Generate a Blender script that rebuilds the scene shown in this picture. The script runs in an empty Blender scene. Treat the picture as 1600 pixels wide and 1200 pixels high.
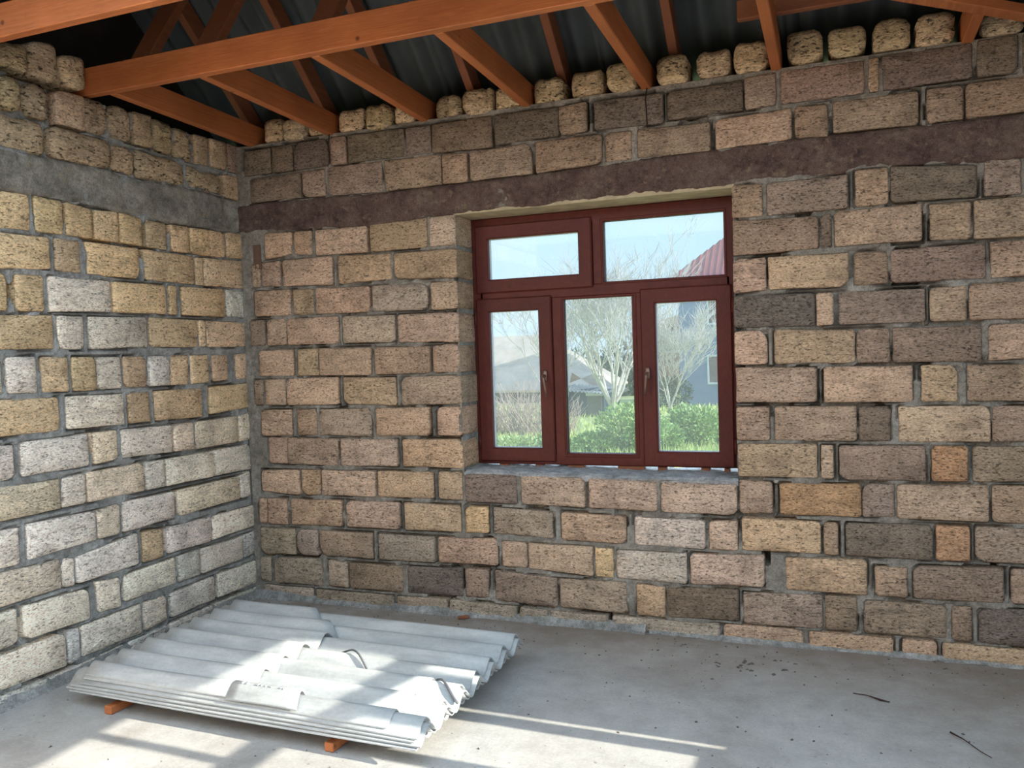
import bpy, bmesh, math, random
import numpy as np
from mathutils import Matrix, Vector, Euler

random.seed(7)
RNG = np.random.default_rng(7)
SC = bpy.context.scene
COL = SC.collection

# ------------------------------------------------------------------ camera
cam_d = bpy.data.cameras.new('camera')
cam_d.sensor_width = 36.0
cam_d.lens = 36.0 * 1301.09 / 1600.0
cam_d.clip_start = 0.05
cam_d.clip_end = 500
cam = bpy.data.objects.new('camera', cam_d)
COL.objects.link(cam)
yaw, pitch, roll = -0.37146971, -0.04177063, -0.03304446
fwd = Vector((math.sin(yaw) * math.cos(pitch), math.cos(yaw) * math.cos(pitch), math.sin(pitch)))
rgt = Vector((math.cos(yaw), -math.sin(yaw), 0))
upv = rgt.cross(fwd)
r2 = math.cos(roll) * rgt + math.sin(roll) * upv
u2 = -math.sin(roll) * rgt + math.cos(roll) * upv
mw = Matrix((r2, u2, -fwd)).transposed().to_4x4()
mw.translation = Vector((0, 0, 1.62))
cam.matrix_world = mw
SC.camera = cam

# ------------------------------------------------------------------ sky, sun, exposure
world = bpy.data.worlds.new('sky')
SC.world = world
world.use_nodes = True
wn = world.node_tree.nodes
wl = world.node_tree.links
# pale, thinly veiled winter sky: whitish cyan at the horizon, a little bluer overhead, faint streaks of cloud
tcw = wn.new('ShaderNodeTexCoord')
sep = wn.new('ShaderNodeSeparateXYZ')
wl.new(tcw.outputs['Generated'], sep.inputs[0])
skr = wn.new('ShaderNodeValToRGB')
e = skr.color_ramp.elements
e[0].position, e[0].color = 0.0, (0.80, 0.92, 1.0, 1)
e[1].position, e[1].color = 1.0, (0.55, 0.76, 1.0, 1)
e.new(0.18).color = (0.66, 0.87, 1.0, 1)
wl.new(sep.outputs['Z'], skr.inputs['Fac'])
mpw = wn.new('ShaderNodeMapping'); mpw.inputs['Scale'].default_value = (2.0, 2.0, 9.0)
wl.new(tcw.outputs['Generated'], mpw.inputs['Vector'])
cln = wn.new('ShaderNodeTexNoise'); cln.inputs['Scale'].default_value = 2.2; cln.inputs['Detail'].default_value = 6
wl.new(mpw.outputs[0], cln.inputs['Vector'])
clr = wn.new('ShaderNodeValToRGB')
clr.color_ramp.elements[0].position, clr.color_ramp.elements[0].color = 0.45, (0, 0, 0, 1)
clr.color_ramp.elements[1].position, clr.color_ramp.elements[1].color = 0.75, (0.7, 0.7, 0.7, 1)
wl.new(cln.outputs['Fac'], clr.inputs['Fac'])
skm = wn.new('ShaderNodeMix'); skm.data_type = 'RGBA'
wl.new(clr.outputs[0], skm.inputs[0]); wl.new(skr.outputs[0], skm.inputs[6]); skm.inputs[7].default_value = (0.9, 0.96, 1.0, 1)
wl.new(skm.outputs[2], wn['Background'].inputs[0])
wn['Background'].inputs[1].default_value = SKY_STRENGTH = 2.2

sun_d = bpy.data.lights.new('sun', 'SUN')
sun_d.energy = 9.6
sun_d.angle = math.radians(0.3)
sun_d.color = (1.0, 0.93, 0.80)
sun = bpy.data.objects.new('sun', sun_d)
COL.objects.link(sun)
sdir = Vector((-2.2, 0.045, -1.0)).normalized()
sun.rotation_euler = sdir.to_track_quat('-Z', 'Y').to_euler()
sun.location = (9, 0, 8)

SC.view_settings.view_transform = 'Standard'
SC.view_settings.look = 'None'
SC.view_settings.gamma = 1.0
SC.view_settings.use_curve_mapping = False
SC.view_settings.exposure = 1.0

YB, XL, XR = 4.575, -3.70, 2.10      # inner faces of the back, left and right walls
OPEN = (-2.107, -0.505, 0.872, 2.44)  # window opening in the back wall: x0, x1, z0, z1
ROOM_Y0 = -0.9                        # an added wall closes this side against front light
WT = 0.40                             # wall thickness

# ------------------------------------------------------------------ helpers
def lin(c):
    return tuple(((v / 255.0) / 12.92 if v / 255.0 <= 0.04045 else ((v / 255.0 + 0.055) / 1.055) ** 2.4) for v in c)

def link(name, mesh, parent=None, mat=None, loc=None, rot=None):
    o = bpy.data.objects.new(name, mesh)
    COL.objects.link(o)
    if mat is not None and mesh is not None and not mesh.materials:
        mesh.materials.append(mat)
    if parent is not None:
        o.parent = parent
    if loc is not None:
        o.location = loc
    if rot is not None:
        o.rotation_euler = rot
    return o

def tag(o, label=None, cat=None, group=None, kind=None):
    if label: o['label'] = label
    if cat: o['category'] = cat
    if group: o['group'] = group
    if kind: o['kind'] = kind
    return o

def empty(name, loc=(0, 0, 0), rz=0.0):
    o = bpy.data.objects.new(name, None)
    o.empty_display_size = 0.1
    COL.objects.link(o)
    o.location = loc
    o.rotation_euler = (0, 0, rz)
    return o

class MB:
    """collects boxes, bars, tubes and free faces for one mesh"""
    def __init__(s):
        s.v, s.f = [], []
    def add(s, vs, fs):
        b = len(s.v)
        s.v.extend([tuple(p) for p in vs])
        s.f.extend([tuple(i + b for i in q) for q in fs])
    def box(s, x0, x1, y0, y1, z0, z1):
        s.add([(x0, y0, z0), (x1, y0, z0), (x1, y1, z0), (x0, y1, z0), (x0, y0, z1), (x1, y0, z1), (x1, y1, z1), (x0, y1, z1)],
              [(0, 3, 2, 1), (4, 5, 6, 7), (0, 1, 5, 4), (1, 2, 6, 5), (2, 3, 7, 6), (3, 0, 4, 7)])
    def cbox(s, x0, x1, y0, y1, z0, z1, c=0.004):
        """box with chamfered edges"""
        bm = bmesh.new()
        bmesh.ops.create_cube(bm, size=1.0)
        for v in bm.verts:
            v.co = Vector(((x0 + x1) / 2 + v.co.x * (x1 - x0), (y0 + y1) / 2 + v.co.y * (y1 - y0), (z0 + z1) / 2 + v.co.z * (z1 - z0)))
        bmesh.ops.bevel(bm, geom=list(bm.edges), offset=c, segments=1, affect='EDGES', profile=0.5)
        s.from_bm(bm)
    def from_bm(s, bm):
        bm.verts.index_update()
        s.add([v.co[:] for v in bm.verts], [[v.index for v in f.verts] for f in bm.faces])
        bm.free()
    def beam(s, p, q, w, h, up=(0, 0, 1), c=0.004):
        """chamfered timber from p to q (centre line), w across, h along up"""
        p, q = Vector(p), Vector(q)
        d = (q - p)
        L = d.length
        d.normalize()
        side = d.cross(Vector(up)).normalized()
        u = side.cross(d).normalized()
        m = MB()
        m.cbox(-w / 2, w / 2, 0, L, -h / 2, h / 2, c)
        s.add([p + side * a[0] + d * a[1] + u * a[2] for a in m.v], m.f)
    def tube(s, pts, rad, n=6, caps=True):
        pts = [Vector(p) for p in pts]
        rs = rad if isinstance(rad, (list, tuple)) else [rad] * len(pts)
        b = len(s.v)
        prev = None
        for i, p in enumerate(pts):
            t = (pts[min(i + 1, len(pts) - 1)] - pts[max(i - 1, 0)]).normalized()
            if prev is None:
                a = t.orthogonal().normalized()
            else:
                a = (prev - t * prev.dot(t))
                a = a.normalized() if a.length > 1e-6 else t.orthogonal().normalized()
            prev = a
            c = t.cross(a)
            for k in range(n):
                an = 2 * math.pi * k / n
                s.v.append(tuple(p + (a * math.cos(an) + c * math.sin(an)) * rs[i]))
        for i in range(len(pts) - 1):
            for k in range(n):
                k2 = (k + 1) % n
                s.f.append((b + i * n + k, b + i * n + k2, b + (i + 1) * n + k2, b + (i + 1) * n + k))
        if caps:
            s.f.append(tuple(b + k for k in reversed(range(n))))
            e = b + (len(pts) - 1) * n
            s.f.append(tuple(e + k for k in range(n)))
    def mesh(s, name, smooth=False):
        me = bpy.data.meshes.new(name)
        me.from_pydata(s.v, [], s.f)
        if smooth:
            me.polygons.foreach_set('use_smooth', [True] * len(me.polygons))
        me.update()
        return me
    def build(s, name, mat=None, parent=None, smooth=False):
        return link(name, s.mesh(name, smooth), parent, mat)

def vnoise(x, y, freq, seed=0, octaves=3, gain=0.5):
    """value noise in -1..1 on numpy arrays"""
    x = np.asarray(x, float); y = np.asarray(y, float)
    out = np.zeros(np.broadcast(x, y).shape); amp = 1.0; tot = 0.0
    for o in range(octaves):
        r = np.random.default_rng(1000 + seed * 17 + o).random((128, 128)) * 2 - 1
        u = x * freq; v = y * freq
        iu = np.floor(u).astype(int); iv = np.floor(v).astype(int)
        fu = u - iu; fv = v - iv
        fu = fu * fu * (3 - 2 * fu); fv = fv * fv * (3 - 2 * fv)
        a = r[iu % 128, iv % 128]; b = r[(iu + 1) % 128, iv % 128]
        c = r[iu % 128, (iv + 1) % 128]; d = r[(iu + 1) % 128, (iv + 1) % 128]
        out += amp * ((a * (1 - fu) + b * fu) * (1 - fv) + (c * (1 - fu) + d * fu) * fv)
        tot += amp; amp *= gain; freq *= 2.03
    return out / tot

# ------------------------------------------------------------------ materials
class NT:
    def __init__(s, name, rough=0.9, spec=0.2):
        s.m = bpy.data.materials.new(name)
        s.m.use_nodes = True
        s.t = s.m.node_tree
        s.b = s.t.nodes['Principled BSDF']
        s.b.inputs['Roughness'].default_value = rough
        s.b.inputs['Specular IOR Level'].default_value = spec
    def n(s, typ, **kw):
        nd = s.t.nodes.new(typ)
        for k, v in kw.items():
            setattr(nd, k, v)
        return nd
    def l(s, a, b):
        s.t.links.new(a, b)
    def coords(s, scale=(1, 1, 1), rand=0.0, which='Object', rot=(0, 0, 0)):
        tc = s.n('ShaderNodeTexCoord')
        mp = s.n('ShaderNodeMapping')
        mp.inputs['Scale'].default_value = scale
        mp.inputs['Rotation'].default_value = rot
        s.l(tc.outputs[which], mp.inputs['Vector'])
        if rand:
            oi = s.n('ShaderNodeObjectInfo')
            ml = s.n('ShaderNodeMath', operation='MULTIPLY')
            ml.inputs[1].default_value = rand
            s.l(oi.outputs['Random'], ml.inputs[0])
            s.l(ml.outputs[0], mp.inputs['Location'])
        return mp.outputs['Vector']
    def noise(s, vec, scale, detail=4, rough=0.55, dist=0.0):
        nd = s.n('ShaderNodeTexNoise')
        nd.inputs['Scale'].default_value = scale
        nd.inputs['Detail'].default_value = detail
        nd.inputs['Roughness'].default_value = rough
        nd.inputs['Distortion'].default_value = dist
        s.l(vec, nd.inputs['Vector'])
        return nd.outputs['Fac']
    def vor(s, vec, scale, feature='F1'):
        nd = s.n('ShaderNodeTexVoronoi', feature=feature)
        nd.inputs['Scale'].default_value = scale
        s.l(vec, nd.inputs['Vector'])
        return nd.outputs['Distance']
    def ramp(s, fac, stops):
        nd = s.n('ShaderNodeValToRGB')
        e = nd.color_ramp.elements
        while len(e) < len(stops): e.new(0.5)
        for el, (p, c) in zip(e, stops):
            el.position = p
            el.color = (c, c, c, 1) if isinstance(c, (int, float)) else (*c[:3], 1)
        s.l(fac, nd.inputs['Fac'])
        return nd.outputs['Color']
    def mix(s, fac, a, b, mode='MIX'):
        nd = s.n('ShaderNodeMix', data_type='RGBA', blend_type=mode)
        for val, idx in ((fac, 0), (a, 6), (b, 7)):
            if isinstance(val, (int, float)): nd.inputs[idx].default_value = val
            elif isinstance(val, (tuple, list)): nd.inputs[idx].default_value = (*val[:3], 1)
            else: s.l(val, nd.inputs[idx])
        return nd.outputs[2]
    def math(s, op, a, b=None, clamp=False):
        nd = s.n('ShaderNodeMath', operation=op)
        nd.use_clamp = clamp
        for val, i in ((a, 0), (b, 1)):
            if val is None: continue
            if isinstance(val, (int, float)): nd.inputs[i].default_value = val
            else: s.l(val, nd.inputs[i])
        return nd.outputs[0]
    def color(s, c):
        if isinstance(c, tuple): s.b.inputs['Base Color'].default_value = (*c[:3], 1)
        else: s.l(c, s.b.inputs['Base Color'])
    def bump(s, h, strength=0.5, dist=0.01):
        nd = s.n('ShaderNodeBump')
        nd.inputs['Strength'].default_value = strength
        nd.inputs['Distance'].default_value = dist
        s.l(h, nd.inputs['Height'])
        s.l(nd.outputs[0], s.b.inputs['Normal'])

def mat_block(name, pit=0.5, coarse=1.0):
    """sawn shell-limestone: object colour, bedding streaks, pits, soot and pale patches"""
    t = NT(name, 0.95, 0.1)
    oi = t.n('ShaderNodeObjectInfo')
    v = t.coords(rand=57.0)
    vs = t.coords(scale=(1.0, 1.0, 2.4), rand=91.0)
    big = t.noise(v, 6.0, 4, 0.6, 0.4)
    band = t.noise(t.coords(scale=(4, 4, 30), rand=23.0, rot=(0, 0.5, 0)), 1.0, 3, 0.65, 0.8)
    fine = t.noise(vs, 75.0 / coarse, 4, 0.72)
    pits = t.noise(vs, 42.0 / coarse, 3, 0.62)
    pm = t.ramp(pits, [(0.34, 0.0), (0.43, 1.0)])
    c = t.mix(1.0, oi.outputs['Color'], t.ramp(big, [(0.28, 0.70), (0.5, 1.04), (0.72, 1.24)]), 'MULTIPLY')
    c = t.mix(1.0, c, t.ramp(band, [(0.30, 0.84), (0.52, 1.05), (0.72, 1.16)]), 'MULTIPLY')
    c = t.mix(1.0, c, t.ramp(fine, [(0.34, 0.56), (0.5, 1.08), (0.66, 1.52)]), 'MULTIPLY')
    c = t.mix(1.0, c, t.ramp(pits, [(0.33, 1.0 - pit), (0.42, 1.0)]), 'MULTIPLY')
    t.color(c)
    h = t.math('ADD', t.math('MULTIPLY', fine, 0.6), t.math('MULTIPLY', pm, 0.9 * pit))
    h = t.math('ADD', h, t.math('MULTIPLY', big, 0.8))
    h = t.math('ADD', h, t.math('MULTIPLY', band, 0.5))
    t.bump(h, 0.75, 0.012 * coarse)
    return t.m

def mat_rough(name, cols, scale=18.0, bump=0.6, dist=0.012, spots=None, rough=0.95):
    t = NT(name, rough, 0.12)
    v = t.coords()
    a = t.noise(v, scale * 0.18, 5, 0.6)
    b = t.noise(v, scale, 5, 0.7)
    f = t.noise(v, scale * 5, 3, 0.7)
    c = t.ramp(a, [(0.3, lin(cols[0])), (0.5, lin(cols[1])), (0.7, lin(cols[2]))])
    c = t.mix(1.0, c, t.ramp(b, [(0.3, 0.6), (0.5, 1.0), (0.72, 1.35)]), 'MULTIPLY')
    c = t.mix(1.0, c, t.ramp(f, [(0.3, 0.72), (0.5, 1.0), (0.7, 1.25)]), 'MULTIPLY')
    if spots:
        s = t.noise(v, scale * 0.6, 4, 0.75)
        c = t.mix(t.ramp(s, [(0.56, 0.0), (0.66, 0.75)]), c, lin(spots))
    t.color(c)
    t.bump(t.math('ADD', b, t.math('MULTIPLY', f, 0.5)), bump, dist)
    return t.m

def mat_wood(name, dark, light, rough=0.55, scale=1.0, spec=0.35):
    t = NT(name, rough, spec)
    v = t.coords(scale=(14 * scale, 1.1 * scale, 14 * scale), rand=31.0, which='Generated')
    tc = t.coords(scale=(1, 1, 1), rand=12.0)
    g = t.noise(v, 3.0, 4, 0.6, 1.2)
    k = t.vor(t.coords(scale=(1, 1, 1), rand=44.0), 6.0)
    big = t.noise(tc, 2.2, 3, 0.6)
    fine = t.noise(tc, 120, 2, 0.6)
    c = t.ramp(g, [(0.25, lin(dark)), (0.55, lin(tuple((a + b) / 2 for a, b in zip(dark, light)))), (0.8, lin(light))])
    c = t.mix(1.0, c, t.ramp(big, [(0.3, 0.82), (0.7, 1.15)]), 'MULTIPLY')
    c = t.mix(t.ramp(k, [(0.045, 0.75), (0.085, 0.0)]), c, lin((70, 32, 20)))
    t.color(c)
    t.bump(t.math('ADD', g, t.math('MULTIPLY', fine, 0.3)), 0.18, 0.004)
    return t.m

def mat_plain(name, col, rough=0.6, spec=0.3, var=0.12, scale=6.0, metallic=0.0, bump=0.0):
    t = NT(name, rough, spec)
    t.b.inputs['Metallic'].default_value = metallic
    n = t.noise(t.coords(), scale, 4, 0.6)
    c = t.mix(1.0, lin(col), t.ramp(n, [(0.3, 1 - var), (0.7, 1 + var)]), 'MULTIPLY')
    t.color(c)
    if bump:
        t.bump(t.noise(t.coords(), scale * 8, 3, 0.6), bump, 0.004)
    return t.m

M = {}
M['block'] = mat_block('limestone_block', 0.6)
M['stone'] = mat_block('shell_stone', 0.85, 1.35)
M['mortar'] = mat_rough('cement_mortar', ((124, 122, 119), (147, 146, 143), (168, 167, 165)), 26, 0.8, 0.012)
M['mortar_back'] = mat_rough('sandy_mortar', ((108, 101, 93), (132, 125, 116), (152, 146, 138)), 26, 0.8, 0.012)
M['beam_back'] = mat_rough('stained_beam_concrete', ((80, 63, 60), (98, 80, 74), (116, 101, 91)), 30, 0.9, 0.014, spots=(128, 112, 94))
M['beam_left'] = mat_rough('grey_beam_concrete', ((104, 100, 94), (132, 127, 119), (160, 155, 145)), 20, 0.7, 0.012, spots=(150, 142, 124))
M['soffit'] = mat_plain('pale_board', (176, 160, 132), 0.85, 0.1, 0.2, 12, bump=0.3)
M['sill'] = mat_rough('sill_cement', ((140, 140, 140), (165, 165, 166), (188, 188, 190)), 22, 0.9, 0.014)
M['timber'] = mat_wood('stained_pine', (152, 84, 48), (200, 128, 78))
M['timber_dark'] = mat_wood('attic_pine', (120, 70, 46), (152, 98, 68), 0.7)
M['pvc'] = mat_wood('brown_foil', (78, 31, 26), (98, 44, 36), 0.5, 0.6, 0.25)
M['lit_bead'] = mat_plain('sunlit_bead_tone', (205, 205, 215), 0.4, 0.4, 0.05)  # pale tone paints in the sunlit edge of the glazing bead
M['dark_gasket'] = mat_plain('gasket_rubber', (32, 32, 36), 0.6, 0.3)
M['plug'] = mat_plain('old_dark_wood', (104, 80, 68), 0.85, 0.1, 0.2, 12)
M['attic_sky_block'] = mat_plain('dark_attic_boards', (52, 48, 46), 0.9, 0.1, 0.2, 3)
M['handle'] = mat_plain('satin_bronze', (120, 92, 82), 0.35, 0.5, 0.1, 8, 0.6)
M['wire'] = mat_plain('grey_wire', (96, 98, 104), 0.6, 0.3)
M['rust'] = mat_plain('rusty_wire', (52, 36, 30), 0.8, 0.2)
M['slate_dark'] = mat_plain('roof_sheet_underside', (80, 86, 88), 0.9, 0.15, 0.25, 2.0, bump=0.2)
t = NT('fibre_cement_sheet', 0.75, 0.25)
n1 = t.noise(t.coords(scale=(0.5, 3, 1), rand=20.0), 4, 5, 0.65)
n2 = t.noise(t.coords(), 60, 3, 0.7)
c = t.ramp(n1, [(0.3, lin((150, 153, 154))), (0.5, lin((172, 175, 176))), (0.72, lin((196, 198, 198)))])
c = t.mix(1.0, c, t.ramp(n2, [(0.3, 0.93), (0.7, 1.06)]), 'MULTIPLY')
t.color(c)
t.bump(n2, 0.12, 0.003)
M['sheet'] = t.m
# concrete floor: pale cement with earth-brown dust and cracks
t = NT('concrete_floor', 0.85, 0.2)
v = t.coords()
n1 = t.noise(v, 0.9, 6, 0.6, 0.4)
n2 = t.noise(v, 7, 6, 0.65)
n3 = t.noise(v, 70, 3, 0.7)
c = t.ramp(n1, [(0.32, lin((146, 140, 134))), (0.5, lin((168, 166, 163))), (0.68, lin((184, 183, 181)))])
c = t.mix(1.0, c, t.ramp(n2, [(0.3, 0.86), (0.5, 1.0), (0.7, 1.1)]), 'MULTIPLY')
c = t.mix(1.0, c, t.ramp(n3, [(0.3, 0.9), (0.7, 1.08)]), 'MULTIPLY')
c = t.mix(t.ramp(t.noise(v, 34, 2, 0.5), [(0.715, 0.0), (0.745, 0.6)]), c, lin((84, 78, 72)))
# trodden-in brown dirt collected along the back wall and towards the right corner
sp = t.n('ShaderNodeSeparateXYZ'); t.l(v, sp.inputs[0])
dy = t.math('MULTIPLY', t.math('SUBTRACT', sp.outputs['Y'], 3.75), 1.3)
dx = t.math('MULTIPLY', t.math('SUBTRACT', sp.outputs['X'], 0.0), 0.35)
dm = t.math('ADD', t.math('MAXIMUM', dy, 0.0), t.math('MAXIMUM', dx, 0.0))
dm = t.math('MULTIPLY', dm, t.ramp(t.noise(v, 5, 5, 0.7), [(0.3, 0.35), (0.65, 1.0)]), True)
c = t.mix(t.math('MULTIPLY', dm, 0.75), c, lin((128, 112, 98)))
t.color(c)
t.bump(t.math('ADD', t.math('MULTIPLY', n2, 0.8), t.math('MULTIPLY', n3, 0.35)), 0.25, 0.012)
M['floor'] = t.m
# tinted glazing: dims the bright outside, mirrors a little, pale veil imitates glare
t = NT('tinted_veil_glass')
nt = t.t
tr = t.n('ShaderNodeBsdfTransparent'); tr.inputs[0].default_value = (0.168, 0.204, 0.236, 1)
gl = t.n('ShaderNodeBsdfGlossy'); gl.inputs['Roughness'].default_value = 0.02
fr = t.n('ShaderNodeFresnel'); fr.inputs[0].default_value = 1.35
mx = t.n('ShaderNodeMixShader')
t.l(fr.outputs[0], mx.inputs[0]); t.l(tr.outputs[0], mx.inputs[1]); t.l(gl.outputs[0], mx.inputs[2])
tl = t.n('ShaderNodeBsdfTranslucent'); tl.inputs[0].default_value = (0.86, 0.90, 0.97, 1)
mx2 = t.n('ShaderNodeMixShader')
t.l(t.math('MULTIPLY', t.ramp(t.noise(t.coords(), 3.0, 5, 0.7), [(0.3, 0.85), (0.7, 1.0)]), GLARE_VEIL := 0.07), mx2.inputs[0])
t.l(mx.outputs[0], mx2.inputs[1]); t.l(tl.outputs[0], mx2.inputs[2])
t.l(mx2.outputs[0], nt.nodes['Material Output'].inputs['Surface'])
M['glass'] = t.m
t = NT('sun_dimming_glass')
tr = t.n('ShaderNodeBsdfTransparent'); tr.inputs[0].default_value = (0.64, 0.65, 0.64, 1)
gl = t.n('ShaderNodeBsdfGlossy'); gl.inputs['Roughness'].default_value = 0.02
mx = t.n('ShaderNodeMixShader'); mx.inputs[0].default_value = 0.05
t.l(tr.outputs[0], mx.inputs[1]); t.l(gl.outputs[0], mx.inputs[2])
t.l(mx.outputs[0], t.t.nodes['Material Output'].inputs['Surface'])
M['glass_dimming'] = t.m
M['plaster_blue'] = mat_plain('grey_blue_render', (150, 160, 190), 0.9, 0.1, 0.1, 0.6)
M['roof_red'] = mat_plain('dark_red_sheet', (178, 108, 112), 0.6, 0.3, 0.1, 1.0)
M['white'] = mat_plain('white_paint', (225, 228, 232), 0.6, 0.3, 0.05)
M['win_dark'] = mat_plain('curtained_pane', (146, 122, 124), 0.3, 0.5, 0.25, 1.2)
M['roof_pale'] = mat_plain('weathered_pale_roof', (222, 200, 184), 0.9, 0.1, 0.15, 1.2)
M['roof_brown'] = mat_plain('brown_roof', (150, 122, 104), 0.9, 0.1, 0.15, 1.2)
M['wall_far'] = mat_plain('far_brick_wall', (172, 128, 116), 0.9, 0.1, 0.2, 2.0)
M['shed_wall'] = mat_plain('grey_blue_boards', (98, 108, 126), 0.9, 0.1, 0.15, 2.0)
M['shed_door'] = mat_plain('grey_door', (126, 122, 120), 0.8, 0.15, 0.15, 3.0)
M['bark'] = mat_plain('pale_bark', (214, 204, 194), 0.9, 0.1, 0.2, 8)
M['twig'] = mat_plain('grey_twig', (216, 208, 204), 0.9, 0.1, 0.15, 8)
M['brush'] = mat_plain('dry_brush', (190, 166, 154), 0.9, 0.1, 0.2, 4)
M['hedge'] = mat_plain('dull_green_leaf', (84, 98, 84), 0.8, 0.15, 0.25, 3)
t = NT('bush_leaf', 0.45, 0.4)
n1 = t.noise(t.coords(), 9, 2, 0.5)
t.color(t.ramp(n1, [(0.3, lin((120, 150, 84))), (0.55, lin((168, 194, 116))), (0.75, lin((214, 226, 160)))]))
M['leaf'] = t.m
M['grass'] = mat_plain('grass_blade', (206, 216, 138), 0.7, 0.2, 0.25, 1.5)
M['earth'] = mat_plain('grassy_earth', (196, 200, 140), 0.95, 0.1, 0.2, 0.8, bump=0.4)
M['chip'] = mat_plain('crumb', (92, 86, 80), 0.95, 0.1, 0.3, 30)
M['ink'] = mat_plain('faded_ink', (150, 152, 156), 0.8, 0.1)

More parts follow.
